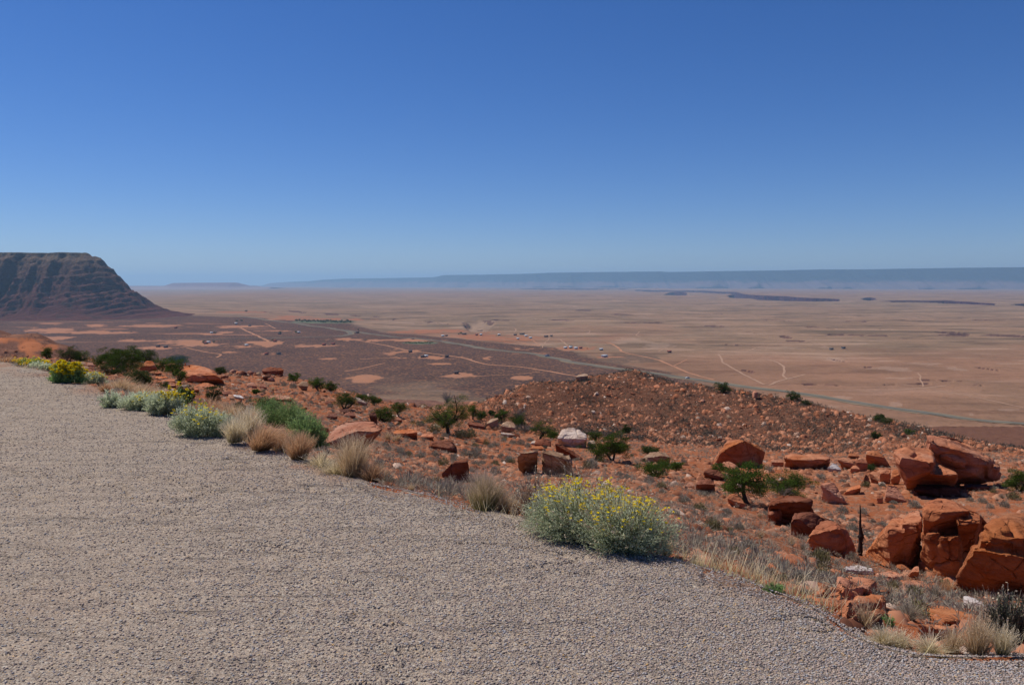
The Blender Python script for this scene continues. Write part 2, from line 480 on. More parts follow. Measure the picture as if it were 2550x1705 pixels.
def mat_plain():
    t = NT("plain_mat"); p = t.geo()
    ms = t.mapv(p, (0.001, 0.001, 0.001))
    scrub = t.attr("scrub"); patch = t.attr("patch"); red = t.attr("red"); dark = t.attr("dark"); grn = t.attr("grove"); pale = t.attr("pale")
    n1 = t.noise(ms, 0.7, 6, 0.6); n2 = t.noise(ms, 6, 7, 0.65); n3 = t.noise(ms, 40, 6, 0.7)
    base = t.ramp(n1, [(0.3, (0.345, 0.240, 0.155, 1)), (0.5, (0.37, 0.270, 0.180, 1)), (0.7, (0.31, 0.250, 0.165, 1))])
    base = t.mix(t.rng(n2, 0.42, 0.62, 0, 0.75), base, (0.235, 0.185, 0.125, 1))
    base = t.mix(t.rng(n3, 0.50, 0.68, 0, 0.6), base, (0.175, 0.145, 0.10, 1))
    base = t.mix(t.rng(n3, 0.36, 0.26, 0, 0.5), base, (0.50, 0.40, 0.29, 1))
    w1 = t.noise(t.mapv(p, (0.00032, 0.001, 0.001)), 12, 9, 0.66); w2 = t.noise(t.mapv(p, (0.00035, 0.001, 0.001)), 3.0, 9, 0.68, 0.4)
    base = t.mix(t.rng(w1, 0.545, 0.61, 0, 0.7), base, (0.125, 0.10, 0.072, 1))
    base = t.mix(t.rng(w2, 0.60, 0.66, 0, 0.6), base, (0.15, 0.13, 0.09, 1))
    base = t.mix(t.rng(w1, 0.44, 0.36, 0, 0.55), base, (0.54, 0.42, 0.31, 1))
    base = t.mix(t.rng(w2, 0.38, 0.30, 0, 0.45), base, (0.44, 0.29, 0.20, 1))
    base = t.mix(t.math('MULTIPLY', red, 0.42), base, t.ramp(n2, [(0.35, (0.40, 0.205, 0.125, 1)), (0.65, (0.30, 0.165, 0.105, 1))]))
    # sagebrush flats: orange soil almost hidden by grey shrubs
    sp = t.vor(p, 0.30); dots = t.rng(sp.outputs["Distance"], 0.60, 0.72)
    sh = t.mix(t.rng(n2, 0.35, 0.65), (0.066, 0.042, 0.036, 1), (0.102, 0.060, 0.047, 1))
    sh = t.mix(t.math('MULTIPLY', dots, 0.65), sh, (0.27, 0.13, 0.07, 1))
    sh = t.mix(t.rng(n3, 0.52, 0.7, 0, 0.3), sh, (0.20, 0.105, 0.065, 1))
    base = t.mix(scrub, base, sh)
    base = t.mix(t.math('MULTIPLY', patch, 0.78), base, t.mix(t.rng(n3, 0.4, 0.6), (0.46, 0.205, 0.105, 1), (0.40, 0.195, 0.115, 1)))
    base = t.mix(pale, base, (0.55, 0.45, 0.35, 1))
    base = t.mix(grn, base, (0.13, 0.14, 0.085, 1))
    base = t.mix(dark, base, t.mix(t.rng(n3, 0.4, 0.6), (0.04, 0.015, 0.035, 1), (0.10, 0.045, 0.06, 1)))  # shaded canyon walls and ledge faces, painted as near-black purple
    base = t.mix(t.math('SUBTRACT', 1.0, scrub), base, t.mix(1.0, base, (0.78, 0.66, 0.62, 1), 'MULTIPLY'))
    nn = t.bump(n2, 9.0, 1.0); nn = t.bump(n3, 2.5, 1.0, nn); nn = t.bump(w1, 6.0, 1.0, nn)
    return t.out(base, nn)

def mat_rock(name, c1, c2, c3, dark=(0.14, 0.05, 0.03, 1), varnish=0.35):
    t = NT(name); p = t.objc(); r = t.orand()
    off = t.n("ShaderNodeVectorMath"); off.operation = 'ADD'; t.l(p, off.inputs[0])
    cmb = t.n("ShaderNodeCombineXYZ"); t.l(t.math('MULTIPLY', r, 37.0), cmb.inputs[0]); t.l(t.math('MULTIPLY', r, 91.0), cmb.inputs[1]); t.l(cmb.outputs[0], off.inputs[1])
    q = off.outputs[0]
    n = t.noise(q, 1.3, 6, 0.6); n2 = t.noise(q, 6, 5, 0.65)
    tilt = t.n("ShaderNodeMapping"); t.l(q, tilt.inputs[0]); tilt.inputs["Rotation"].default_value = (0.25, 0.35, 0); tilt.inputs["Scale"].default_value = (0.6, 0.6, 5.5)
    st = t.noise(tilt.outputs[0], 1.7, 6, 0.6, 0.4)
    col = t.ramp(n, [(0.3, c2), (0.5, c1), (0.72, c3)])
    col = t.mix(t.rng(st, 0.5, 0.6, 0, 0.35), col, c2)
    col = t.mix(t.rng(n2, 0.56, 0.68, 0, varnish), col, dark)
    gr_ = t.noise(q, 19, 4, 0.7); col = t.mix(t.rng(gr_, 0.42, 0.30, 0, 0.5), col, c3); col = t.mix(t.rng(gr_, 0.55, 0.68, 0, 0.5), col, c2)
    col = t.mix(t.rng(t.noise(tilt.outputs[0], 0.7, 3, 0.6), 0.55, 0.66, 0, 0.55), col, tuple(0.55 * a + 0.45 * b for a, b in zip(dark, c2)))
    cr = t.vor(q, 1.5, 'DISTANCE_TO_EDGE'); crk = t.rng(cr.outputs["Distance"], 0.0, 0.018, 1, 0)
    crk = t.math('MULTIPLY', crk, t.rng(n2, 0.45, 0.55))
    col = t.mix(t.math('MULTIPLY', crk, 0.6), col, dark)
    hv = t.n("ShaderNodeHueSaturation"); t.l(col, hv.inputs["Color"]); t.l(t.rng(r, 0, 1, 0.8, 1.15), hv.inputs["Value"])
    t.l(t.rng(t.noise(q, 0.4, 1), 0.3, 0.7, 0.9, 1.08), hv.inputs["Saturation"])
    nn = t.bump(n2, 0.045, 0.9); nn = t.bump(st, 0.08, 0.8, nn); nn = t.bump(t.noise(q, 28, 5, 0.7), 0.016, 0.9, nn)
    nn = t.bump(t.math('SUBTRACT', 1.0, crk), 0.03, 0.8, nn)
    return t.out(hv.outputs[0], nn)

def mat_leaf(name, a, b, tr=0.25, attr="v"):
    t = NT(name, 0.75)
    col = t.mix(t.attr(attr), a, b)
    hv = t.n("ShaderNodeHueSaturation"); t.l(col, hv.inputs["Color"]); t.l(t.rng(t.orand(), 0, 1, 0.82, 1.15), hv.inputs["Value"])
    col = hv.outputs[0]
    t.l(col, t.b.inputs["Base Color"])
    tl = t.n("ShaderNodeBsdfTranslucent"); t.l(col, tl.inputs[0])
    mx = t.n("ShaderNodeMixShader"); mx.inputs[0].default_value = tr
    t.l(t.b.outputs[0], mx.inputs[1]); t.l(tl.outputs[0], mx.inputs[2])
    t.l(mx.outputs[0], t.t.nodes["Material Output"].inputs["Surface"])
    return t.m

def mat_flat(name, c, rough=0.8):
    t = NT(name, rough); p = t.objc()
    return t.out(t.mix(t.rng(t.noise(p, 3, 4), 0.35, 0.65), c, tuple(x * 0.75 for x in c[:3]) + (1,)))

M = {}
M['gravel'] = mat_gravel(); M['stone'] = mat_stone(); M['hill'] = mat_hill(); M['plain'] = mat_plain()
M['rred'] = mat_rock("red_sandstone", (0.43, 0.165, 0.080, 1), (0.31, 0.098, 0.046, 1), (0.50, 0.235, 0.130, 1))
M['rorange'] = mat_rock("orange_sandstone", (0.50, 0.200, 0.105, 1), (0.40, 0.135, 0.064, 1), (0.54, 0.27, 0.16, 1))
M['rpink'] = mat_rock("pink_sandstone", (0.46, 0.215, 0.135, 1), (0.33, 0.13, 0.08, 1), (0.52, 0.30, 0.20, 1))
M['rbrown'] = mat_rock("brown_sandstone", (0.23, 0.088, 0.052, 1), (0.15, 0.055, 0.036, 1), (0.33, 0.15, 0.10, 1))
M['rtan'] = mat_rock("tan_sandstone", (0.42, 0.27, 0.17, 1), (0.27, 0.145, 0.085, 1), (0.50, 0.36, 0.25, 1), (0.10, 0.06, 0.04, 1))
M['rpale'] = mat_rock("pale_sandstone", (0.55, 0.42, 0.33, 1), (0.42, 0.29, 0.21, 1), (0.62, 0.51, 0.42, 1), (0.20, 0.12, 0.08, 1), 0.2)
M['rwhite'] = mat_rock("white_sandstone", (0.66, 0.58, 0.53, 1), (0.50, 0.40, 0.36, 1), (0.72, 0.66, 0.62, 1), (0.28, 0.2, 0.17, 1), 0.15)
M['rdark'] = mat_rock("dark_varnish_and_shade_sandstone", (0.13, 0.058, 0.04, 1), (0.075, 0.035, 0.027, 1), (0.22, 0.10, 0.065, 1), (0.04, 0.025, 0.02, 1))  # varnished stone; its dark colour also paints shade under the leaning pair
M['jun'] = mat_leaf("juniper_leaf", (0.045, 0.082, 0.016, 1), (0.115, 0.175, 0.032, 1))
M['jund'] = mat_leaf("juniper_leaf_dark", (0.036, 0.062, 0.018, 1), (0.080, 0.115, 0.032, 1))
M['bark'] = mat_flat("bark", (0.085, 0.062, 0.050, 1)); M['deadwood'] = mat_flat("burnt_wood", (0.035, 0.026, 0.024, 1)); M['twig'] = mat_flat("grey_twig", (0.22, 0.185, 0.155, 1))
M['sage'] = mat_leaf("grey_sage_leaf", (0.19, 0.165, 0.125, 1), (0.38, 0.345, 0.27, 1), 0.25)
M['olive'] = mat_leaf("olive_shrub_leaf", (0.15, 0.14, 0.07, 1), (0.30, 0.26, 0.13, 1), 0.2)
M['silver'] = mat_leaf("silver_leaf", (0.38, 0.43, 0.25, 1), (0.74, 0.77, 0.54, 1), 0.5)
M['grn'] = mat_leaf("fresh_green_leaf", (0.18, 0.30, 0.09, 1), (0.42, 0.56, 0.22, 1), 0.4)
M['russet'] = mat_leaf("russet_dry_leaf", (0.32, 0.18, 0.11, 1), (0.58, 0.40, 0.27, 1), 0.35)
M['flower'] = mat_leaf("yellow_petal", (0.85, 0.58, 0.01, 1), (0.95, 0.80, 0.03, 1), 0.35)
M['seed'] = mat_leaf("dry_seed_head", (0.45, 0.34, 0.22, 1), (0.62, 0.53, 0.38, 1), 0.3)
M['stem'] = mat_flat("green_stem", (0.20, 0.22, 0.12, 1))
def mat_grass(name, base, mid, tip):
    t = NT(name, 0.8); h = t.attr("h")
    col = t.ramp(h, [(0, base), (0.4, mid), (1, tip)])
    hv = t.n("ShaderNodeHueSaturation"); t.l(col, hv.inputs["Color"]); t.l(t.rng(t.attr("v"), 0, 1, 0.65, 1.35), hv.inputs["Value"])
    t.l(hv.outputs[0], t.b.inputs["Base Color"])
    tl = t.n("ShaderNodeBsdfTranslucent"); t.l(hv.outputs[0], tl.inputs[0])
    mx = t.n("ShaderNodeMixShader"); mx.inputs[0].default_value = 0.42
    t.l(t.b.outputs[0], mx.inputs[1]); t.l(tl.outputs[0], mx.inputs[2]); t.l(mx.outputs[0], t.t.nodes["Material Output"].inputs["Surface"])
    return t.m
M['knollscrub'] = mat_leaf('knoll_scrub_leaf', (0.07, 0.065, 0.05, 1), (0.16, 0.145, 0.115, 1), 0.1)
M['dkleaf'] = mat_leaf('dark_twig_leaf', (0.05, 0.05, 0.035, 1), (0.16, 0.15, 0.11, 1), 0.1)
M['straw'] = mat_grass("straw_grass", (0.34, 0.22, 0.10, 1), (0.60, 0.42, 0.23, 1), (0.70, 0.54, 0.35, 1))
M['rust'] = mat_grass("rust_grass", (0.20, 0.12, 0.05, 1), (0.54, 0.30, 0.14, 1), (0.68, 0.45, 0.27, 1))
M['gtuft'] = mat_grass("green_based_grass", (0.17, 0.21, 0.035, 1), (0.44, 0.36, 0.15, 1), (0.64, 0.47, 0.36, 1))
M['cream'] = mat_grass("cream_grass", (0.40, 0.34, 0.14, 1), (0.70, 0.57, 0.33, 1), (0.80, 0.68, 0.48, 1))
M['greytuft'] = mat_grass("grey_grass", (0.20, 0.15, 0.10, 1), (0.35, 0.28, 0.20, 1), (0.42, 0.36, 0.28, 1))

# ------------------------------------------------------------------ ground meshes
def grid_faces(nr, nc):
    i = np.arange(nr - 1)[:, None] * nc + np.arange(nc - 1)[None, :]
    i = i.ravel()
    return np.stack([i, i + 1, i + nc + 1, i + nc], 1)

def ell(px, py, cx, cy, rx, ry, n=0.0):
    d = np.hypot((px - cx) / rx, (py - cy) / ry) + n
    return smooth(1.15, 0.85, d)

# hillside: from the gravel edge down to the valley floor
def build_hillside():
    us = np.concatenate([np.linspace(-4, -1, 50)[:-1], np.linspace(-1.0, 1.0, 1050), np.linspace(1, 4, 50)[1:]]); vs = np.concatenate([np.linspace(math.log(0.8), math.log(2.6), 20)[:-1], np.linspace(math.log(2.6), math.log(620), 720)])
    U, V = np.meshgrid(us, vs)
    Y = np.exp(V); X = U * Y
    Z = H(X.ravel(), Y.ravel()).reshape(X.shape)
    e = V - edge_v(U)
    Z = np.where(e < 0, -0.028 - np.minimum(-e * 3, 0.4), Z + (0.0 - Z) * 0.9 * smooth(0.012, 0, e) - 0.02)
    Z = np.where((V > vs[-1] - 0.03), Z - 0.6, Z)
    x, y, z = X.ravel(), Y.ravel(), Z.ravel()
    px, py = proj(x, y, z)
    kn = smooth(60, 72, y + 4 * fbm2(x, y, 8, 3, 3)) * smooth(1150, 1290, px + (py - 980) * -0.3)
    kn = np.maximum(kn, smooth(95, 120, y) * smooth(1100, 1250, px))
    tal = smooth(84, 120, y + 6 * fbm2(x, y, 10, 3, 8)) * (1 - kn)
    n = 0.35 * fbm2(x, y, 7, 3, 77)
    br = np.zeros_like(x)
    for c in ((75, 862, 30, 16), (20, 846, 90, 5), (120, 866, 26, 9), (85, 888, 22, 8)):
        br = np.maximum(br, ell(px, py, *c, n) * smooth(100, 120, y))
    V3 = np.stack([x, y, z], 1)
    me = mk_mesh("hillside", V3, grid_faces(*X.shape), M['hill'], dict(knoll=kn, bright=br, talus=tal), True)
    return tag(obj("hillside", me), "red sandstone slope of soil and rubble falling to the valley", kind="structure")
build_hillside()

PATCH = [(122, 823, 45, 5.5), (190, 828, 90, 3), (250, 810, 28, 3.0), (355, 811, 60, 2.2), (355, 848, 90, 2.6), (396, 866, 32, 2.6), (502, 857, 57, 5.5), (526, 832, 24, 1.9), (606, 862, 23, 2),
         (672, 853, 42, 4), (577, 877, 42, 3.2), (665, 882, 40, 5), (588, 777, 66, 1.8), (607, 813, 42, 3.2), (60, 842, 75, 5), (795, 861, 72, 4.5), (980, 847, 88, 3), (1020, 877, 48, 4.2), (1075, 889, 82, 5),
         (905, 940, 30, 5.5), (1145, 934, 34, 4.6), (1060, 826, 50, 4), (810, 795, 78, 2.4), (1230, 840, 80, 6), (738, 789, 50, 2), (1303, 941, 18, 2.2), (1282, 880, 12, 1), (1508, 889, 34, 2.4),
         (560, 827, 18, 1.6), (680, 824, 45, 1.8), (740, 828, 18, 1.6), (1420, 868, 60, 4), (1100, 906, 30, 2), (820, 893, 26, 1.5), (1340, 880, 14, 1)]
def build_plain():
    us = np.concatenate([np.linspace(-3, -1, 30)[:-1], np.linspace(-1.0, 1.0, 1150), np.linspace(1, 3, 30)[1:]])
    vs = np.concatenate([np.linspace(math.log(600), math.log(5200), 300), np.linspace(math.log(5200), math.log(9000), 130)[1:], np.linspace(math.log(9000), math.log(44000), 90)[1:]])
    U, V = np.meshgrid(us, vs)
    Y = np.exp(V); X = U * Y
    x, y = X.ravel(), Y.ravel()
    z = H(x, y)
    px, py = proj(x, y, z)
    wob = 2.0 * fbm2(x, y, 160, 3, 51)
    dark = np.zeros_like(x)  # shade of canyon walls and ledge faces, put into the ground colour
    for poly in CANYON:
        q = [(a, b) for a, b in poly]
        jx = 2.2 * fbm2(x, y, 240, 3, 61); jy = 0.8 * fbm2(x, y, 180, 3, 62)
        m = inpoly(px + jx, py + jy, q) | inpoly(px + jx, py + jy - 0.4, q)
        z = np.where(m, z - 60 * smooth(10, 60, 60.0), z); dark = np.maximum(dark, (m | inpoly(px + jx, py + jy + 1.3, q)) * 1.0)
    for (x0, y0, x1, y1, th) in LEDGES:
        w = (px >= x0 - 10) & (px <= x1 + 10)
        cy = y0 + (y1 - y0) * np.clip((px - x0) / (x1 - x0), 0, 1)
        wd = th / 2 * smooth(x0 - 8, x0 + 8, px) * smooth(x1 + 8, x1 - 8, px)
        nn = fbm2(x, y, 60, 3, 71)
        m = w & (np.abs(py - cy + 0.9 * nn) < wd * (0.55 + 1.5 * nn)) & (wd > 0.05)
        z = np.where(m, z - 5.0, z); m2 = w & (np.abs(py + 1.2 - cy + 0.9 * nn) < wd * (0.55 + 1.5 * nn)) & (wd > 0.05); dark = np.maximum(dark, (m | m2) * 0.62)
    # ravine in the middle distance
    rav = ell(px, py, 1195, 812, 34, 15, 0.5 * fbm2(x, y, 70, 3, 90))
    z = z - rav * (7 + 16 * np.abs(fbm2(x, y, 130, 4, 91)))
    P = 0.75 * fbm2(x, y * 0.5, 34, 4, 81) + 0.45 * fbm2(x, y * 0.5, 90, 2, 82)
    patch = np.zeros_like(x); P2 = fbm2(x, y * 0.6, 11, 4, 83) * smooth(3000, 1200, y)
    for c in PATCH:
        patch = np.maximum(patch, ell(px, py, *c, 1.9 * P + 0.9 * P2 + 0.06))
    # thin wind-blown streaks near the cliff
    st = smooth(0.25, 0.5, fbm2(x * 0.25, y, 30, 4, 95)) * ell(px, py, 260, 825, 420, 26) * 0.8
    patch = np.maximum(patch, st)
    sc_poly = [(-900, 800), (440, 783), (660, 792), (760, 800), (880, 806), (960, 828), (1100, 838), (1205, 851), (1290, 858), (1395, 866), (1450, 880), (1500, 900), (1650, 925), (1750, 950), (1800, 1010), (1700, 1200), (-900, 1200)]
    sc = 0
    for k in range(5):
        w5 = fbm2(x, y, 60 + 25 * k, 3, 151 + k)
        sc = sc + 0.2 * inpoly(px + 20 * wob + 60 * w5, py + 1.0 * wob + (3 + 1.5 * k) * w5, sc_poly)
    thin = smooth(925, 1000, py + 12 * wob) * 0.6
    sc = sc * (1 - thin * smooth(-0.25, 0.2, fbm2(x, y, 90, 3, 66)))
    sc = sc * smooth(-1.0, -0.55, fbm2(x * 0.6, y, 300, 4, 65) - 0.1)
    sc = np.maximum(sc, ell(px, py, 1545, 893, 75, 12, 2 * P) * 0.7)
    red = np.maximum(smooth(845, 900, py + 18 * wob) * smooth(1350, 1500, px), ell(px, py, 1180, 842, 320, 16, P))
    red = np.maximum(red, ell(px, py, 1560, 822, 190, 14, P) * 0.6) * (1 - sc)
    red = np.maximum(red, smooth(560, 700, 1400 - px) * smooth(770, 800, py) * (1 - sc))
    red = np.maximum(red, 0.75 * smooth(752, 730, py))
    red = red * np.clip(0.75 + 0.9 * fbm2(x, y, 260, 4, 97), 0, 1)
    grn = np.maximum(ell(px, py, 808, 801, 72, 3.8, P * 0.6), ell(px, py, 1045, 853.5, 36, 2.2, P))
    pale = np.zeros_like(x)
    for c in ((2290, 1046, 10, 4), (2337, 1056, 9, 3), (2365, 1064, 8, 2), (2105, 990, 14, 2.5), (2230, 1005, 12, 5), (2420, 1032, 6, 3), (2485, 1075, 60, 5), (2210, 918, 40, 3), (2080, 893, 14, 5), (1590, 848, 34, 5),
              (2420, 915, 30, 3), (2330, 905, 70, 1.5), (1930, 866, 60, 1.6), (2270, 940, 30, 2), (1640, 860, 25, 4), (1770, 965, 60, 2), (2020, 1012, 50, 2.4), (2330, 898, 120, 1.2), (2520, 1020, 40, 1.5),
              (2500, 905, 60, 1.4), (2230, 922, 26, 1.4)):
        pale = np.maximum(pale, ell(px, py, *c, 3.2 * P + P2) * 0.3)
    pale = np.maximum(pale, rav * 0.15)
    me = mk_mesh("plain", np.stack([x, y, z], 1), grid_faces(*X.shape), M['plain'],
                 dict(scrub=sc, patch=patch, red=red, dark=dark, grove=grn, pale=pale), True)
    return tag(obj("desert_plain", me), "broad tan and rust desert floor with bare patches and a canyon far off", kind="structure")
build_plain()

# gravel lot (full disc round the camera; ends at the edge of the slope)
def lot_z(x, y):
    r = np.hypot(x, y)
    z = 0.026 * fbm2(x * 0.8 + y * 0.3, y * 1.6, 0.9, 4, 3) + 0.02 * fbm2(x, y, 5, 2, 5)
    # shallow wheel ruts, roughly parallel to the edge
    e = fbm2(x * 0.75 + y * 0.25, y * 1.5, 0.55, 3, 101); z = z - 0.022 * np.exp(-(e / 0.05) ** 2) * smooth(0.12, 0.4, fbm2(x, y, 0.8, 2, 103))
    q = x * 0.7 + y * 0.72
    z = z - 0.012 * np.clip(fbm2(q * 3.0, (x - y) * 0.25, 1.0, 3, 7), 0, 1)
    return z
def build_lot():
    a1 = np.linspace(-50, 50, 760); a2 = np.linspace(50, 310, 90)[1:]
    az = np.radians(np.concatenate([a1, a2]))
    t = np.concatenate([np.linspace(0, 1, 430), [1.012, 1.03]])
    rows = []
    for a in az:
        if abs(((math.degrees(a) + 180) % 360) - 180) < 74:
            u = math.tan(a if a < 3 else a - 2 * math.pi)
            rows.append(math.exp(float(edge_v(np.array([np.clip(u, -1.6, 1.6)]))[0])) / max(math.cos(a), 0.2))
        else: rows.append(14.0)
    Rm = np.array(rows)
    Rm = np.minimum(Rm, 45)
    lt = np.exp(np.log(0.5) * (1 - t))[:, None]
    Rr = np.exp(np.log(0.9)[None] * 1.0 + (np.log(Rm)[None, :] - np.log(0.9)) * t[:, None]) if False else np.exp(math.log(0.9) + (np.log(Rm)[None, :] - math.log(0.9)) * t[:, None])
    wob = 1 + 0.045 * fbm2(np.sin(az)[None, :] * Rm[None, :], np.cos(az)[None, :] * Rm[None, :], 0.45, 5, 19, 0.65) * smooth(0.7, 1, t)[:, None]
    Rr = Rr * wob
    x = (np.sin(az)[None, :] * Rr).ravel(); y = (np.cos(az)[None, :] * Rr).ravel()
    z = lot_z(x, y)
    T = np.repeat(t[:, None], len(az), 1).ravel()
    z = z - 0.012 * smooth(0.97, 1.0, T) - np.where(T > 1.005, 0.012, 0) - np.where(T > 1.02, 0.12, 0)
    px, py = proj(x, y, z)
    s = ell(px, py, 760, 1162, 40, 7, 0.6 * fbm2(x, y, 0.5, 3, 4)) + 0.9 * smooth(0.955, 1.0, T) * smooth(-0.25, 0.3, fbm2(x, y, 0.6, 4, 44)) \
        + 0.10 * smooth(0.25, 0.5, fbm2(x, y * 1.5, 0.8, 4, 47))
    nr, nc = len(t), len(az)
    fc = grid_faces(nr, nc)
    i = np.arange(nr - 1) * nc
    fc = np.vstack([fc, np.stack([i + nc - 1, i, i + nc, i + 2 * nc - 1], 1)])
    me = mk_mesh("gravel_lot", np.stack([x, y, z], 1), fc[:, ::-1].copy(), M['gravel'], dict(soil=np.clip(s, 0, 0.85)), True)
    # inner disc
    o = tag(obj("gravel_lot", me), "grey brown gravel lay-by ending at the slope edge", kind="structure")
    bm = bmesh.new(); bmesh.ops.create_circle(bm, cap_ends=True, segments=48, radius=0.93)
    md = bpy.data.meshes.new("gravel_lot_centre"); bm.to_mesh(md); bm.free(); md.materials.append(M['gravel'])
    tag(obj("gravel_lot_centre", md, loc=(0, 0, -0.012)), kind="structure")
build_lot()

def build_stones():
    rg = np.random.default_rng(5)
    n = 150000
    u = rg.uniform(-0.72, 0.72, n)
    v = np.log(2.6) + (rg.random(n) ** 0.75) * (edge_v(u) - 0.004 - np.log(2.6))
    sp = rg.random(n) < 0.08
    v = np.where(sp, edge_v(u) + np.abs(rg.normal(size=n)) * 0.035, v)
    y = np.exp(v); x = u * y
    keep = y < 15
    x, y = x[keep], y[keep]; n = len(x)
    s = (0.0024 + 0.0046 * rg.random(n) ** 3) * (1 + 0.05 * y)
    base = np.array([[1, 0, 0], [-1, 0, 0], [0, 1, 0], [0, -1, 0], [0, 0, 1], [0, 0, -1.0]])
    fc = np.array([[0, 2, 4], [2, 1, 4], [1, 3, 4], [3, 0, 4], [2, 0, 5], [1, 2, 5], [3, 1, 5], [0, 3, 5]])
    P = base[None] * (0.65 + 0.5 * rg.random((n, 6, 1)))
    a = rg.uniform(0, 6.28, n); c, sn = np.cos(a)[:, None], np.sin(a)[:, None]
    X = (P[..., 0] * c - P[..., 1] * sn) * 1.25; Yy = P[..., 0] * sn + P[..., 1] * c; Zz = P[..., 2] * 0.7
    tl = rg.uniform(-0.5, 0.5, (n, 1)); Zz = Zz + tl * X
    zz = np.where(sp[keep], H(x, y), lot_z(x, y))
    V = np.stack([X * s[:, None] + x[:, None], Yy * s[:, None] + y[:, None], Zz * s[:, None] + (zz + s * 0.25)[:, None]], -1).reshape(-1, 3)
    Fc = (fc[None] + (np.arange(n) * 6)[:, None, None]).reshape(-1, 3)
    me = mk_mesh("loose_gravel", V, Fc, M['stone'], dict(v=np.repeat(rg.random(n), 6)))
    tag(obj("loose_gravel", me), "loose grey and tan gravel chips on the lay-by", "gravel", kind="stuff")
build_stones()

# ------------------------------------------------------------------ roads and tracks
def spline(P, step):
    P = np.array(P, float)
    n = len(P)
    if n < 3:
        Q = P
    else:
        out = []
        E = np.vstack([2 * P[0] - P[1], P, 2 * P[-1] - P[-2]])
        for i in range(n - 1):
            p0, p1, p2, p3 = E[i], E[i + 1], E[i + 2], E[i + 3]
            for t in np.linspace(0, 1, 9)[:-1]:
                out.append(0.5 * ((2 * p1) + (-p0 + p2) * t + (2 * p0 - 5 * p1 + 4 * p2 - p3) * t * t + (-p0 + 3 * p1 - 3 * p2 + p3) * t ** 3))
        out.append(P[-1]); Q = np.array(out)
    return Q
def ribbon(name, pxs, width, mat, lift, label, nw=5, wob=0.0, taper=True):
    W = []
    for p in pxs:
        q = hit(*p, ymin=620)
        W.append((q.x, q.y))
    Q = spline(W, 10)
    d = np.r_[0, np.cumsum(np.hypot(*np.diff(Q, axis=0).T))]
    m = max(int(d[-1] / 9), 8)
    s = np.linspace(0, d[-1], m)
    x = np.interp(s, d, Q[:, 0]); y = np.interp(s, d, Q[:, 1])
    if wob: 
        x = x + wob * fbm2(s, s * 0 + 3, 45, 3, int(d[-1]) % 97)
    tx = np.gradient(x); ty = np.gradient(y); L = np.hypot(tx, ty) + 1e-9
    nx, ny = -ty / L, tx / L
    off = np.linspace(-0.5, 0.5, nw)
    w = width * (1 + (0.35 * fbm2(s, s * 0, 30, 3, 5) if wob else 0))
    X = x[:, None] + nx[:, None] * off[None] * np.atleast_1d(w)[:, None] if wob else x[:, None] + nx[:, None] * off[None] * width
    Yy = y[:, None] + ny[:, None] * off[None] * (np.atleast_1d(w)[:, None] if wob else width)
    Z = H(X.ravel(), Yy.ravel()) + lift
    me = mk_mesh(name, np.stack([X.ravel(), Yy.ravel(), Z], 1), grid_faces(*X.shape), mat, None, True)
    return tag(obj(name, me), label, kind="structure")
def mat_road(name, c1, c2, sc=0.05):
    t = NT(name); p = t.geo()
    return t.out(t.mix(t.rng(t.noise(p, sc, 5, 0.65), 0.38, 0.62), c1, c2))
M['verge'] = mat_road("road_verge", (0.185, 0.15, 0.10, 1), (0.235, 0.18, 0.12, 1)); M['asphalt'] = mat_road("old_asphalt", (0.13, 0.12, 0.10, 1), (0.165, 0.15, 0.12, 1))
M['track'] = mat_road("dirt_track", (0.44, 0.22, 0.125, 1), (0.36, 0.18, 0.105, 1)); M['ptrack'] = mat_road("pale_track", (0.40, 0.25, 0.165, 1), (0.33, 0.20, 0.135, 1))
ROAD = [(560, 784), (600, 788), (675, 798), (749, 807), (833, 819), (900, 828), (958, 836), (1078, 847), (1200, 867), (1319, 880), (1379, 892), (1469, 909), (1588, 925), (1707, 941), (1850, 963), (1978, 978),
        (2137, 1003), (2296, 1027), (2550, 1061), (2850, 1100)]
ribbon("road_verge", ROAD, 17, M['verge'], 0.25, "dusty grey green verges of the valley highway", 7, 6.0)
ribbon("highway", ROAD, 8, M['asphalt'], 0.45, "grey two lane highway crossing the valley floor")
LOOP = [(833, 819), (858, 823), (873, 829), (868, 833), (840, 837), (779, 839), (675, 841.5), (600, 843), (500, 845), (400, 846)]
ribbon("old_road_verge", LOOP[:7], 14, M['verge'], 0.2, "pale verge of the side road curving off the highway", 5, 4.0)
ribbon("side_road", LOOP, 8, M['asphalt'], 0.4, "narrow side road curving back from the highway")
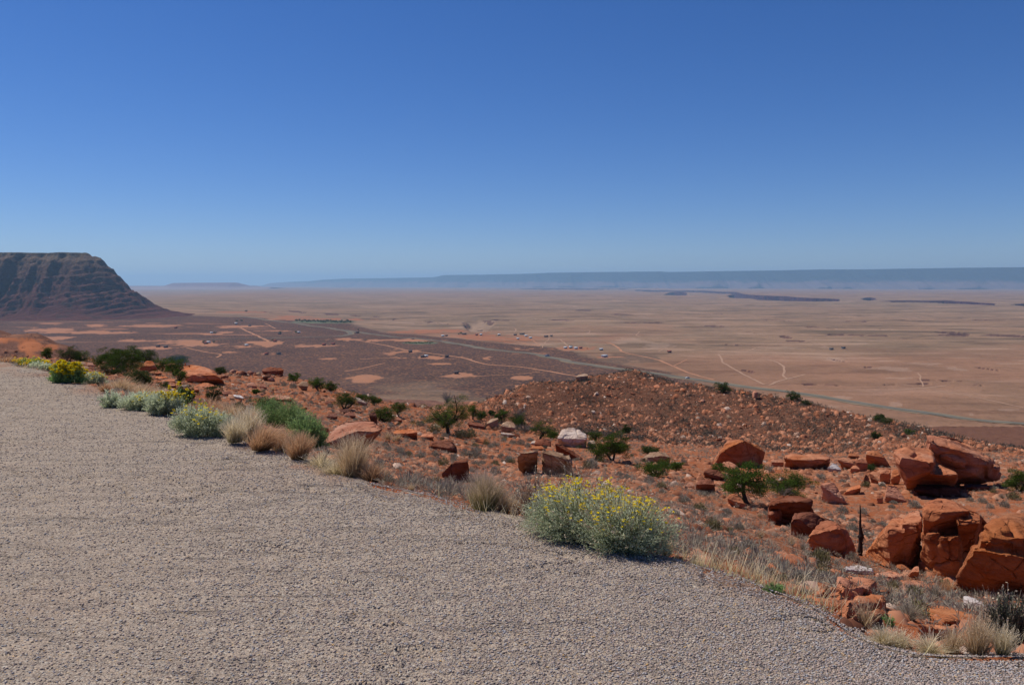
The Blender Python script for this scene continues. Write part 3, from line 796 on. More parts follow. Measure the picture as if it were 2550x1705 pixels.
TR = [([(598, 816), (620, 827), (650, 840), (672, 851)], 9, 'track'), ([(898, 849), (950, 858), (1006, 870), (1066, 879), (1152, 891), (1212, 907), (1300, 914), (1439, 937)], 8, 'track'),
      ([(860, 925), (905, 917), (958, 904)], 5, 'track'), ([(1179, 938), (1238, 934), (1300, 931), (1345, 925)], 4, 'track'), ([(898, 894), (994, 890)], 7, 'track'),
      ([(1397, 846), (1404, 853), (1415, 861)], 6, 'ptrack'), ([(1480, 852), (1510, 852), (1535, 862), (1546, 870), (1558, 879), (1630, 894), (1678, 912), (1707, 924), (1737, 935), (1779, 946)], 7, 'track'),
      ([(1678, 912), (1695, 902), (1712, 895)], 4, 'track'), ([(1320, 845), (1335, 852), (1345, 860)], 4, 'track'),
      ([(1791, 882), (1797, 897), (1815, 912), (1845, 927), (1875, 944), (1907, 959), (1935, 950), (1962, 943), (2003, 932)], 7, 'ptrack'), ([(1962, 944), (1949, 937), (1951, 922), (1944, 906), (1900, 894), (1850, 891)], 7, 'ptrack'),
      ([(1790, 883), (1860, 874), (1900, 862), (1990, 854), (2035, 844)], 5, 'ptrack'), ([(2003, 970), (2100, 972), (2200, 973), (2300, 966), (2360, 960)], 7, 'ptrack'), ([(2330, 973), (2400, 983), (2550, 1015)], 6, 'ptrack'),
      ([(2015, 850), (2050, 860), (2075, 872)], 5, 'ptrack'), ([(465, 866), (510, 876), (548, 882), (538, 890)], 6, 'track'), ([(675, 761), (740, 762), (810, 757), (870, 756), (925, 768)], 12, 'ptrack'),
      ([(680, 772), (800, 762), (900, 752)], 10, 'ptrack'), ([(110, 849), (210, 852), (330, 851), (440, 849)], 6, 'track'), ([(1190, 838), (1260, 846), (1300, 853), (1345, 862)], 8, 'track'),
      ([(1350, 866), (1360, 852), (1372, 838)], 4, 'ptrack'), ([(1460, 858), (1500, 852)], 5, 'ptrack'), ([(1465, 822), (1470, 826), (1462, 832)], 6, 'ptrack'), ([(1592, 826), (1585, 836), (1628, 842)], 6, 'ptrack'),
      ([(1560, 878), (1650, 879), (1690, 882)], 6, 'ptrack'), ([(600, 866), (520, 872), (470, 870)], 4, 'track'), ([(1640, 876), (1655, 868), (1685, 861)], 5, 'ptrack'), ([(1282, 817), (1286, 822), (1280, 828)], 7, 'ptrack'),
      ([(660, 806), (672, 811), (686, 818)], 6, 'track'), ([(2250, 958), (2300, 963), (2290, 940), (2288, 928)], 4, 'ptrack')]
for p, w, m in TR:
    ribbon("dirt_track", p, w * (0.62 if m == 'track' else 0.45), M[m], 0.18, "thin unpaved dirt track across the desert floor", 3, 2.5)

# ------------------------------------------------------------------ mesa and mountains
def mat_mesa():
    t = NT("mesa_mat"); p = t.geo()
    zz = t.n("ShaderNodeSeparateXYZ"); t.l(p, zz.inputs[0])
    nw = t.noise(t.mapv(p, (0.006, 0.006, 0.02)), 1, 5, 0.6)
    h = t.math('ADD', zz.outputs[2], t.rng(nw, 0, 1, -14, 14))
    col = t.ramp(t.rng(h, -112, 100), [(0, (0.17, 0.082, 0.062, 1)), (0.2, (0.155, 0.075, 0.06, 1)), (0.45, (0.175, 0.10, 0.085, 1)), (0.62, (0.16, 0.105, 0.085, 1)), (0.8, (0.19, 0.15, 0.11, 1)), (0.93, (0.23, 0.20, 0.13, 1)), (1, (0.13, 0.14, 0.085, 1))])
    sep = t.n("ShaderNodeSeparateXYZ"); t.l(p, sep.inputs[0]); cb = t.n("ShaderNodeCombineXYZ")
    t.l(t.math('MULTIPLY', sep.outputs[0], 0.004), cb.inputs[0]); t.l(t.math('MULTIPLY', sep.outputs[1], 0.004), cb.inputs[1])
    t.l(t.math('MULTIPLY', t.math('SUBTRACT', sep.outputs[2], t.math('MULTIPLY', sep.outputs[0], 0.26)), 0.13), cb.inputs[2])
    st = t.noise(cb.outputs[0], 1, 5, 0.65)
    col = t.mix(t.rng(st, 0.5, 0.6, 0, 0.45), col, (0.085, 0.05, 0.045, 1))
    s2 = t.noise(p, 0.03, 8, 0.75)
    col = t.mix(t.rng(s2, 0.5, 0.62, 0, 0.7), col, (0.07, 0.06, 0.045, 1))
    col = t.mix(t.rng(s2, 0.42, 0.34, 0, 0.5), col, (0.27, 0.17, 0.13, 1))
    col = t.mix(1.0, col, (0.95, 0.78, 0.80, 1), 'MULTIPLY')
    nn = t.bump(s2, 7, 1.0); nn = t.bump(st, 6, 1.0, nn); nn = t.bump(t.noise(p, 0.12, 6, 0.75), 4.0, 1.0, nn)
    return t.out(col, nn)
M['mesa'] = mat_mesa()
def build_mesa():
    xs = np.linspace(-2500, -820, 560); ys = np.linspace(1600, 3700, 560)
    X, Y = np.meshgrid(xs, ys); x, y = X.ravel(), Y.ravel()
    ax, ay = MES_C
    def seg(dx, dy):
        t = np.maximum((x - ax) * dx + (y - ay) * dy, 0); qx, qy = x - ax - t * dx, y - ay - t * dy
        return np.hypot(qx, qy), t
    d1, t1 = seg(-0.998, -0.06); d2, t2 = seg(-0.70, 0.714)
    d = np.minimum(d1, d2)
    # inside = behind the front rim and left of the back rim
    ins = ((x - ax) * 0.06 + (y - ay) * -0.998 < 0) & ((x - ax) * 0.714 + (y - ay) * 0.70 < 0)
    ang = np.arctan2(y - ay, x - ax)
    s = np.where(t1 > 0, -t1, 0) + np.where(t2 > 0, t2, 0) + np.where((t1 <= 0) & (t2 <= 0), (ang + 1.57) * 60, 0)
    sd = np.where(ins, -d, d)
    w1 = np.abs(fbm2(x, y * 0.22, 120, 5, 5)); w2 = fbm2(x, y, 38, 4, 6); w3 = np.abs(fbm2(x, y * 0.15, 42, 4, 8))
    fr = smooth(-0.2, 0.5, (-(x - ax) / 300.0))         # buttresses on the front only; the tip stays clean
    dw = sd + fr * smooth(450, 120, sd) * (135 * (w1 - 0.22) + 60 * (w3 - 0.2)) + 18 * w2 * smooth(-20, 40, sd)
    prof_d = np.array([-4000, -30, 0, 12, 48, 52, 70, 76, 100, 104, 123, 128, 158, 175, 190, 230, 280, 330, 430, 600, 3000]) 
    prof_z = np.array([101, 98, 96, 84, 70, 61, 48, 38, 16, 6, -10, -20, -40, -54, -68, -86, -97, -103, -112, -124, -124])
    z = np.interp(dw, prof_d, prof_z)
    # thin resistant strata, rising to the right as on the real cliff
    q = (z - 0.26 * (x - ax) + 8 * fbm2(x, y, 220, 3, 24)) / 17.0; fq = q - np.floor(q)
    z = z + (smooth(0.5, 0.66, fq) - fq) * 7.5 * smooth(-106, -80, z) * smooth(60, 20, z) * smooth(-0.35, 0.4, fbm2(x, y, 150, 3, 25))
    z = z + (7 * (0.3 - np.abs(fbm2(x, y * 0.5, 40, 4, 15))) * 2 + 2.5 * fbm2(x, y, 14, 2, 18)) * smooth(-100, -60, z) * smooth(99, 88, z)
    me = mk_mesh("mesa", np.stack([x, y, z], 1), grid_faces(*X.shape), M['mesa'], None, True)
    tag(obj("mesa_terrain", me), "dark banded flat topped mesa with talus skirt", kind="structure")
build_mesa()

def mat_mount(name, top, mid, low, zt):
    t = NT(name); p = t.geo()
    zz = t.n("ShaderNodeSeparateXYZ"); t.l(p, zz.inputs[0])
    n = t.noise(t.mapv(p, (0.001, 0.001, 0.004)), 2.0, 6, 0.6)
    h = t.math('ADD', zz.outputs[2], t.rng(n, 0, 1, -0.35 * zt, 0.35 * zt))
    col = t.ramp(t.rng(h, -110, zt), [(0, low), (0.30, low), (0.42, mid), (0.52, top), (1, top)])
    n2 = t.noise(p, 0.004, 6, 0.65)
    col = t.mix(t.rng(n2, 0.55, 0.7, 0, 0.4), col, mid)
    return t.out(col, t.bump(n2, 60, 0.8))
def build_range(name, label, prof, ydist, run, mat, ncol, gul, basez=-118):
    px = np.linspace(prof[0][0], prof[-1][0], ncol)
    tp = np.interp(px, [p[0] for p in prof], [p[1] for p in prof])
    Yd = np.interp(px, [p[0] for p in ydist], [p[1] for p in ydist])
    u = (px - CX) / F
    zt = CAMZ + (HZ - tp) / F * Yd
    tt = np.array([0, 0.1, 0.2, 0.3, 0.4, 0.5, 0.58, 0.66, 0.74, 0.82, 0.88, 0.94, 1.0])
    zf = np.array([0, 0.04, 0.10, 0.18, 0.28, 0.40, 0.50, 0.58, 0.70, 0.80, 0.88, 0.95, 1.0])
    rows = []
    for a, b in zip(tt, zf):
        g = gul * np.abs(fbm2(u * Yd, u * 0 + a * 300, 700, 5, 31)) * math.sin(math.pi * a) ** 0.7
        Y = Yd - run * (1 - a) - g * 1.0
        g2 = 0.12 * fbm2(u * Yd, u * 0 + a * 900, 500, 4, 33) * math.sin(math.pi * a)
        rows.append(np.stack([u * Yd, Y, basez + (zt - basez) * np.clip(b + g2, 0, 1)], 1))
    for k, (a, b) in enumerate(((1.3, 1.0), (2.2, 0.6), (3.0, 0.0))):
        rows.append(np.stack([u * Yd, Yd + run * (a - 1), basez + (zt - basez) * b], 1))
    V = np.vstack(rows)
    me = mk_mesh(name, V, grid_faces(len(rows), ncol), mat, None, True)
    tag(obj(name, me), label, kind="structure")
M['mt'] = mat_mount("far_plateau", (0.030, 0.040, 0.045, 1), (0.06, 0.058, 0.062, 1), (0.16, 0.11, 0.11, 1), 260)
build_range("mountains", "long blue plateau wall along the horizon",
            [(655, 717), (668, 712), (679, 704.5), (720, 702), (773, 700), (800, 697), (854, 694), (960, 692.5), (1080, 690.5), (1092, 688), (1106, 685), (1200, 684), (1300, 682), (1379, 679), (1500, 677.5), (1642, 676),
             (1662, 677.5), (1780, 675.5), (1900, 674), (1960, 673), (2041, 671), (2150, 671), (2264, 669), (2400, 667), (2550, 665.5), (3100, 661), (4300, 655)],
            [(655, 26000), (1300, 21000), (1900, 17500), (2550, 15500), (4300, 14000)], 1500, M['mt'], 1100, 1100)
M['mt2'] = mat_mount("far_red_mesa", (0.20, 0.11, 0.12, 1), (0.24, 0.14, 0.13, 1), (0.30, 0.19, 0.16, 1), 20)
build_range("distant_mesa_terrain", "low purple flat topped mesa on the horizon",
            [(-300, 713), (325, 712), (413, 712), (424, 708), (434, 704.6), (500, 704), (583, 703.4), (590, 706.5), (603, 712), (612, 714.5), (622, 714.8), (624, 712), (627, 711.6), (630, 714.6), (668, 714.4), (680, 716)],
            [(-300, 15000), (680, 15000)], 700, M['mt2'], 500, 150)

# ------------------------------------------------------------------ haze
def build_haze():
    bm = bmesh.new()
    bmesh.ops.create_cube(bm, size=1.0)
    for v in bm.verts:
        v.co.x *= 130000; v.co.y = v.co.y * 52000 + 20000; v.co.z = v.co.z * 640 + 100
    me = bpy.data.meshes.new("haze"); bm.to_mesh(me); bm.free()
    m = bpy.data.materials.new("haze_air"); m.use_nodes = True; t = m.node_tree
    for n in list(t.nodes):
        if n.type == 'BSDF_PRINCIPLED': t.nodes.remove(n)
    pv = t.nodes.new("ShaderNodeVolumePrincipled")
    pv.inputs["Color"].default_value = (0.42, 0.72, 1.0, 1)
    pv.inputs["Density"].default_value = 5.4e-5
    pv.inputs["Anisotropy"].default_value = 0.25
    t.links.new(pv.outputs[0], t.nodes["Material Output"].inputs["Volume"])
    me.materials.append(m)
    tag(obj("haze", me), "thin blue air haze over the far desert", "haze", kind="stuff")
build_haze()
# ------------------------------------------------------------------ rocks
def remesh(V, Fc, vox, it=2):
    me = bpy.data.meshes.new("tmp"); me.from_pydata([tuple(v) for v in V], [], Fc); me.update()
    o = bpy.data.objects.new("tmp", me); COL.objects.link(o)
    md = o.modifiers.new("r", 'REMESH'); md.mode = 'VOXEL'; md.voxel_size = vox; md.adaptivity = 0
    dg = bpy.context.evaluated_depsgraph_get(); ev = o.evaluated_get(dg); m2 = ev.to_mesh()
    n = len(m2.vertices); P = np.empty(n * 3, np.float32); m2.vertices.foreach_get("co", P); P = P.reshape(-1, 3).astype(float)
    q = np.empty(len(m2.polygons) * 4, np.int32)
    tot = np.empty(len(m2.polygons), np.int32); m2.polygons.foreach_get("loop_total", tot)
    if (tot == 4).all():
        m2.polygons.foreach_get("vertices", q); Q = q.reshape(-1, 4)
    else:
        Q = np.array([(list(p.vertices) + [p.vertices[-1]])[:4] for p in m2.polygons if len(p.vertices) >= 3], np.int32)
    ev.to_mesh_clear(); bpy.data.objects.remove(o); bpy.data.meshes.remove(me)
    for _ in range(it):
        S = np.zeros_like(P); c = np.zeros(n)
        for a, b in ((0, 1), (1, 2), (2, 3), (3, 0)):
            np.add.at(S, Q[:, a], P[Q[:, b]]); np.add.at(S, Q[:, b], P[Q[:, a]])
            np.add.at(c, Q[:, a], 1); np.add.at(c, Q[:, b], 1)
        P = 0.5 * P + 0.5 * S / np.maximum(c, 1)[:, None]
    # normals
    fn = np.cross(P[Q[:, 2]] - P[Q[:, 0]], P[Q[:, 3]] - P[Q[:, 1]])
    N = np.zeros_like(P)
    for a in range(4): np.add.at(N, Q[:, a], fn)
    N /= np.linalg.norm(N, axis=1)[:, None] + 1e-12
    return P, Q, N

def hull(pts):
    bm = bmesh.new()
    for p in pts: bm.verts.new(p)
    r = bmesh.ops.convex_hull(bm, input=bm.verts)
    bmesh.ops.delete(bm, geom=[v for v in bm.verts if not v.link_faces], context='VERTS')
    bm.verts.index_update()
    V = [v.co.copy() for v in bm.verts]; Fc = [[v.index for v in f.verts] for f in bm.faces]
    bm.free(); return V, Fc

def rough(P, N, size, seed, amt=1.0, layer=0.0, tilt=(0.3, 0.2), cuts=12, cq=(0.90, 0.985)):
    rc = np.random.default_rng(seed + 5); mid = P.mean(0)
    for _ in range(cuts):
        n = rc.normal(size=3); n[2] = n[2] * 0.8 + 0.15; n /= np.linalg.norm(n)
        h = (P - mid) @ n; lim = np.quantile(h, rc.uniform(*cq))
        P = P - n * (np.maximum(h - lim, 0) * 0.9)[:, None]
    q = P + seed * 13.7
    d = 0.030 * fbm3(q, size * 0.45, 3, seed) + 0.022 * fbm3(q, size * 0.13, 4, seed + 7, 0.6)
    rc = np.random.default_rng(seed + 9)
    for _ in range(3):      # broken ledges: one side of a plane stands back
        n = rc.normal(size=3); n /= np.linalg.norm(n); h = (P - P.mean(0)) @ n + 0.03 * size * fbm3(q, size * 0.3, 2, seed + _)
        d = d - rc.uniform(0.005, 0.014) * (h > rc.uniform(-0.25, 0.25) * size)
    c = np.abs(fbm3(q, size * 0.55, 2, seed + 11)); d = d - 0.035 * np.exp(-(c / 0.025) ** 2)
    if layer:
        h = (q[:, 2] + tilt[0] * q[:, 0] + tilt[1] * q[:, 1] + 0.22 * size * fbm3(q, size * 0.6, 3, seed + 3)) / (size * 0.11)
        fr = h - np.floor(h); d = d - layer * 0.024 * np.where(fr < 0.82, fr / 0.82, (1 - fr) / 0.18) * (0.5 + 0.5 * (np.floor(h) % 3 == 0))
    return P + N * (d * size * amt)[:, None]

CROP = dict(F1=(950, 900, 3.908), F2=(1250, 1100, 3.908), F3=(1700, 1050, 4.48), F4=(2100, 1050, 4.48), F5=(1850, 1350, 3.35), F6=(400, 860, 3.908), L5=(0, 840, 4.69),
            C1=(0, 600, 3.136), C2=(600, 640, 3.35), C3=(1200, 640, 3.35), C4=(1850, 640, 3.136), G1=(600, 1050, 5.2275), G2=(2050, 1400, 4.69))
def cp(crop, x, y):
    a, b, s = CROP[crop]; return a + x / s, b + y / s

LAND = []   # landmarks used in labels: (px, py, phrase)
def boulder(label, crop, pieces, mat, depth=None, vox=None, layer=0.4, sink=0.06, base=None, land=None, group=None, name="boulder", amt=1.0, Y0=None, detail=40, lay=None):
    allp = [cp(crop, *p[:2]) for pc in pieces for k in ('t', 'r', 'b') for p in pc[k]]
    bot = max(p[1] for p in allp); mx = sum(p[0] for p in allp) / len(allp)
    x0, x1 = min(p[0] for p in allp), max(p[0] for p in allp)
    if base is None:
        bx = [p[0] for p in allp if p[1] > bot - 12]
        bpx, bpy_ = sum(bx) / len(bx), bot
    else: bpx, bpy_ = cp(crop, *base)
    Yb = Y0 or hit(bpx, bpy_ - 1).y
    wid = (x1 - x0) / F * Yb
    org = Vector(((mx - CX) / F * Yb, Yb, 0))
    VV, FF = [], []
    for pc in pieces:
        gr = pc.get('g', True)
        t = pc.get('d', depth or wid * 0.45); y0 = Yb + pc.get('o', 0.0) * wid
        P = []
        for q in pc['t']: P.append(pt(*cp(crop, *q[:2]), y0 + t))
        for q in pc['r']: P.append(pt(*cp(crop, *q), y0 - 0.22 * t + (q[2] * t if len(q) > 2 else 0)) if len(q) == 2 else pt(*cp(crop, q[0], q[1]), y0 + q[2] * t))
        for q in pc['b']:
            qx, qy = cp(crop, *q[:2])
            air = len(q) > 2
            if gr and not air:
                yg = min(max(hit(qx, qy, Yb * 0.85).y, y0 - 0.2 * t), y0 + 0.7 * t) + 0.05 * t
            else: yg = y0 + 0.05 * t
            a = pt(qx, qy, yg); P.append(a)
            if gr and not air:
                for f in (0.25, 0.9):
                    g = Vector((a.x, y0 + f * t, 0)); g.z = float(H(np.array([g.x]), np.array([g.y]))[0]) - sink * wid
                    if g.y > a.y: P.append(Vector((g.x, g.y, min(g.z, a.z))))
                P.append(Vector((a.x, a.y + 0.04 * t, a.z - sink * wid)))
            elif not air: P.append(Vector((a.x, a.y + 0.8 * t, a.z)))
            else: P.append(Vector((a.x, a.y + 0.35 * t, a.z)))
        if lay:
            P = []
            for key, hg in (('t', lay), ('r', lay * 0.8), ('b', 0.0)):
                for q in pc[key]:
                    qx, qy = cp(crop, *q[:2]); hh_ = hg + pc.get('up', 0)
                    Yg = hit_h(qx, qy, hh_)
                    P.append(pt(qx, qy, Yg)); P.append(pt(qx, qy, Yg) - Vector((0, 0, hh_ + 0.12)))
        V, Fc = hull(P); n = len(VV); VV += V; FF += [[i + n for i in f] for f in Fc]
    A = np.array([tuple(v) for v in VV]); lo, hi = A.min(0), A.max(0)
    org = Vector(((lo[0] + hi[0]) / 2, (lo[1] + hi[1]) / 2, lo[2] + sink * wid))
    A = A - np.array(org)
    size = max((hi - lo)[0], (hi - lo)[2])
    P, Q, N = remesh(A, FF, vox or size / (detail * 1.15), 1)
    P = rough(P, N, size, int(mx * 7 + bot) % 997, amt, layer, cuts=7, cq=(0.975, 0.997))
    me = mk_mesh(name, P, Q, M[mat], None, False)
    me.polygons.foreach_set("use_smooth", np.ones(len(me.polygons), bool))
    o = obj(name, me, None, org)
    tag(o, label, "boulder", group)
    if land: LAND.append((mx, bot, land))
    TAKEN.append((x0, x1, min(p[1] for p in allp), bot))
    return o
TAKEN = []
def B(label, crop, t, r, b, mat, **k): return boulder(label, crop, [dict(t=t, r=r, b=b)], mat, **k)

# --- left slope
B("large pinkish slab tilted up beside the long dry grass tuft", 'F6', [(1700, 765), (1800, 728), (2040, 707), (2110, 760)], [(1575, 960), (1690, 930), (1820, 870), (1900, 815), (1960, 890), (2150, 815)], [(1590, 1005), (1720, 1060), (1900, 1040), (2040, 975, 1), (2135, 850, 1)], 'rpink', depth=1.0, land="the tilted pink slab", detail=60)
B("red slab fragment leaning behind the tilted pink slab", 'F6', [(1560, 730), (1600, 745)], [(1490, 760), (1640, 810)], [(1480, 850), (1560, 880), (1640, 870)], 'rpink')
B("dark upright stone poking up behind the tilted pink slab", 'F6', [(2040, 650), (2085, 640)], [(2030, 690), (2110, 690)], [(2050, 770), (2110, 790)], 'rdark')
B("huge smooth orange boulder with a sloping face among the left junipers", 'F6', [(210, 185), (290, 172), (350, 195), (440, 196), (520, 250)], [(215, 280), (270, 345), (480, 340), (545, 280), (615, 330)], [(260, 360), (450, 365), (560, 380), (622, 360)], 'rorange', depth=2.2, land="the huge orange boulder", detail=55, layer=0.25)
B("flat orange ledge just below the huge orange boulder", 'F6', [(350, 370), (430, 357), (520, 372)], [(330, 400), (540, 398)], [(340, 418), (530, 412)], 'rorange')
B("small pale slab at the left foot of the huge orange boulder", 'F6', [(200, 385), (260, 380)], [(198, 395), (285, 395)], [(205, 405), (280, 408)], 'rpale')
B("darkest varnished block in the crest outcrop", 'F6', [(1030, 278), (1075, 268)], [(985, 310), (1070, 300)], [(1010, 345), (1060, 345)], 'rdark', land="the crest outcrop")
B("brown jagged block topping the crest outcrop", 'F6', [(985, 225), (1060, 205), (1180, 215)], [(975, 250), (1120, 262), (1200, 240)], [(990, 275), (1100, 290), (1190, 270)], 'rbrown', layer=1)
B("curled layered red slab on the open slope below the crest", 'F6', [(1060, 480), (1150, 470), (1240, 498)], [(1025, 518), (1150, 528), (1300, 518)], [(1040, 532), (1130, 545), (1270, 526)], 'rpink', layer=1.4)
B("whitish flat slab lying left of the curled red slab", 'F6', [(705, 475), (780, 485)], [(700, 490), (820, 512)], [(715, 510), (800, 522)], 'rwhite', layer=1)
B("brown wedge shaped slab resting left of the whitish slab", 'F6', [(600, 450), (680, 438)], [(590, 470), (695, 470)], [(600, 490), (685, 492)], 'rbrown')
B("reddish flat boulder half way between crest and whitish slab", 'F6', [(850, 362), (910, 356)], [(830, 390), (935, 395)], [(850, 415), (925, 414)], 'rpink')
B("small reddish block right of the reddish flat boulder", 'F6', [(970, 372), (1010, 370)], [(958, 395), (1033, 405)], [(970, 420), (1030, 425)], 'rpink')
B("brown boulder with a shaded hollow right of the crest outcrop", 'F6', [(1340, 372), (1380, 346), (1430, 345)], [(1335, 392), (1440, 400)], [(1370, 430), (1415, 438)], 'rtan', land="the hollow brown boulder")
B("tan rounded boulder left of the hollow brown boulder", 'F6', [(1255, 355), (1300, 350)], [(1250, 375), (1320, 378)], [(1260, 390), (1315, 390)], 'rpink')
B("long pale ledge sloping down on the far edge of the slope", 'F6', [(1885, 495), (1930, 505), (1990, 545)], [(1900, 530), (2010, 566)], [(1930, 572), (2010, 590)], 'rpale', layer=1)
B("black shadowed rock under the small forked juniper", 'F6', [(1740, 620), (1830, 612)], [(1730, 650), (1835, 645)], [(1745, 670), (1830, 670)], 'rdark')
B("split brown rock pile below the small forked juniper", 'F6', [(1790, 650), (1880, 640)], [(1780, 680), (1900, 685)], [(1795, 705), (1895, 700)], 'rbrown')
B("flat dark topped rock left of the split brown rock pile", 'F6', [(1640, 662), (1720, 655)], [(1612, 690), (1725, 695)], [(1625, 720), (1715, 722)], 'rbrown')
B("domed orange boulder right of the spreading juniper at far left", 'L5', [(1700, 272), (1750, 257), (1790, 280)], [(1650, 330), (1700, 365), (1760, 358), (1815, 335)], [(1590, 395), (1720, 402), (1840, 385)], 'rorange', land="the domed orange boulder")
B("grey pointed stone at the far left behind the yellow bushes", 'L5', [(930, 280), (975, 275)], [(912, 310), (1010, 315)], [(920, 328), (1000, 330)], 'rtan')
B("pink layered stone right of the grey pointed stone at far left", 'L5', [(1020, 285), (1080, 288)], [(1010, 325), (1105, 325)], [(1020, 345), (1100, 346)], 'rpink', layer=1)
B("low pale stone under the grey pointed stone at far left", 'L5', [(960, 335), (1030, 338)], [(950, 360), (1050, 362)], [(960, 376), (1040, 376)], 'rtan')
B("reddish rock half hidden by the spreading juniper", 'L5', [(1160, 315), (1230, 312)], [(1140, 350), (1245, 350)], [(1150, 385), (1235, 385)], 'rpink')
B("thin grey slab lying beside the small conical juniper", 'L5', [(440, 230), (480, 230)], [(445, 240), (550, 270)], [(470, 255), (560, 282)], 'rtan')
for i, (x, y, w, h, m, d) in enumerate([(1800, 415, 190, 60, 'rorange', 'first orange ledge below the domed boulder'), (1880, 470, 180, 50, 'rorange', 'second orange ledge below the domed boulder'),
                                         (1960, 510, 200, 55, 'rorange', 'third orange ledge below the domed boulder'), (1980, 560, 170, 45, 'rpink', 'lowest pink ledge below the domed boulder'),
                                         (2010, 620, 60, 50, 'rwhite', 'small white stone under the orange ledges'), (2270, 610, 130, 60, 'rorange', 'rounded ledge left of the whitish slab')]):
    B(d, 'L5', [(x - w * .3, y - h * .4), (x + w * .3, y - h * .5)], [(x - w / 2, y), (x + w / 2, y)], [(x - w * .4, y + h / 2), (x + w * .42, y + h * .45)], m, layer=1.3)
# --- centre
B("long low brown boulder above the dark block", 'F1', [(470, 778), (560, 752), (680, 760), (740, 815)], [(445, 812), (560, 835), (700, 850)], [(455, 845), (560, 866), (745, 875)], 'rbrown', land="the long low brown boulder", layer=0.8)
B("dark brown wedge block behind the green based grass tuft", 'F1', [(710, 962), (832, 950)], [(578, 1085), (690, 978), (842, 965)], [(590, 1130), (690, 1145), (858, 1062)], 'rbrown', land="the dark wedge block")
B("pale split half boulder with a flat right face by the green shrub", 'F1', [(1060, 555), (1132, 546)], [(1012, 612), (1115, 650), (1138, 560)], [(1040, 648), (1132, 665)], 'rtan', land="the pale half boulder")
B("round pale pink boulder right of the split half boulder", 'F1', [(1185, 592), (1232, 573), (1290, 592), (1320, 630)], [(1155, 622), (1195, 672), (1285, 668), (1310, 650)], [(1165, 680), (1270, 692)], 'rtan', land="the round pale boulder")
B("broken lower shell beneath the round pale pink boulder", 'F1', [(1160, 682), (1250, 695)], [(1157, 700), (1305, 712)], [(1190, 732), (1290, 738)], 'rpale')
B("dark red chunk to the right of the broken lower shell", 'F1', [(1300, 700), (1340, 705)], [(1290, 725), (1352, 730)], [(1290, 748), (1352, 748)], 'rbrown')
B("flat brown boulder left of the split half boulder", 'F1', [(850, 576), (960, 590)], [(826, 600), (1018, 635)], [(850, 640), (960, 655), (1010, 645)], 'rbrown')
B("layered orange outcrop left of the tall juniper foot", 'F1', [(150, 656), (260, 642), (350, 664)], [(75, 700), (230, 712), (352, 688)], [(95, 722), (280, 736), (350, 716)], 'rorange', layer=1.4, land="the layered orange outcrop")
B("smaller orange outcrop in front of the tall juniper foot", 'F1', [(400, 700), (490, 698)], [(368, 735), (515, 730)], [(375, 752), (500, 756)], 'rorange', layer=1.2)
B("reddish hump left of the tall juniper on the slope rim", 'F1', [(100, 530), (160, 528)], [(80, 570), (205, 565)], [(90, 592), (200, 590)], 'rpink')
B("large cream white boulder with fine cracks right of centre", 'F1', [(1760, 652), (1830, 630), (1920, 650), (1990, 700)], [(1702, 742), (1770, 785), (1900, 795), (2008, 750)], [(1725, 805), (1850, 830), (1995, 812)], 'rpale', land="the cream white boulder", layer=0.5, detail=55)
B("small cream white stone right of the large cream boulder", 'F1', [(2020, 765), (2070, 762)], [(2000, 800), (2090, 795)], [(2005, 835), (2080, 832)], 'rpale')
B("round brown boulder behind the cracked twin boulder", 'F1', [(1500, 752), (1600, 746), (1650, 770)], [(1480, 800), (1640, 815)], [(1500, 842), (1655, 842)], 'rbrown')
B("small pale stone left of the round brown boulder", 'F1', [(1470, 768), (1520, 766)], [(1448, 790), (1545, 795)], [(1455, 812), (1540, 814)], 'rpale')
B("flat orange slab capping the ground above the cracked twin boulder", 'F1', [(1470, 820), (1560, 812)], [(1440, 845), (1600, 848)], [(1450, 860), (1600, 862)], 'rorange', layer=1)
boulder("big rounded banded boulder cracked in two behind the flowering bush", 'F1', [
    dict(t=[(1370, 864), (1450, 852), (1532, 853)], r=[(1310, 930), (1345, 885), (1420, 900), (1528, 870)], b=[(1328, 1050), (1420, 1075), (1522, 1092)]),
    dict(t=[(1560, 862), (1680, 852), (1780, 880)], r=[(1554, 875), (1620, 900), (1750, 925), (1795, 950)], b=[(1552, 1092), (1620, 1106), (1770, 1090)]),
    dict(t=[(1790, 895), (1840, 900)], r=[(1785, 950), (1872, 965)], b=[(1780, 1080), (1860, 1050)])], 'rtan', depth=1.0, land="the cracked twin boulder", layer=1.5, detail=75, amt=0.8)
B("long narrow brown slab leaning down behind the cracked twin boulder", 'F1', [(1690, 775), (1760, 800), (1960, 930)], [(1685, 800), (1900, 935)], [(1700, 830), (1880, 930), (1965, 958)], 'rbrown', depth=0.5)
B("tan boulder with a dark right end above two small green shrubs", 'F2', [(1440, 92), (1540, 86), (1600, 108)], [(1330, 165), (1450, 188), (1555, 125), (1640, 150)], [(1345, 190), (1480, 212), (1600, 206), (1645, 172)], 'rtan', land="the tan boulder with a dark end")
B("small red stone near the foot of the right hand juniper", 'F2', [(975, 205), (1010, 203)], [(965, 218), (1028, 220)], [(972, 235), (1024, 236)], 'rbrown')
B("purple brown rock left of the umbrella juniper", 'F3', [(180, 642), (300, 617), (350, 650)], [(140, 700), (250, 690), (368, 700)], [(145, 752), (270, 765), (368, 792)], 'rbrown', land="the purple brown rock")
B("split dark slab behind the purple brown rock", 'F3', [(280, 517), (400, 530), (480, 590)], [(226, 555), (360, 636), (470, 618)], [(240, 600), (380, 652), (470, 642)], 'rbrown')
B("dark lump under the umbrella juniper on its left", 'F3', [(470, 650), (560, 645)], [(455, 700), (590, 700)], [(470, 770), (600, 775)], 'rbrown')
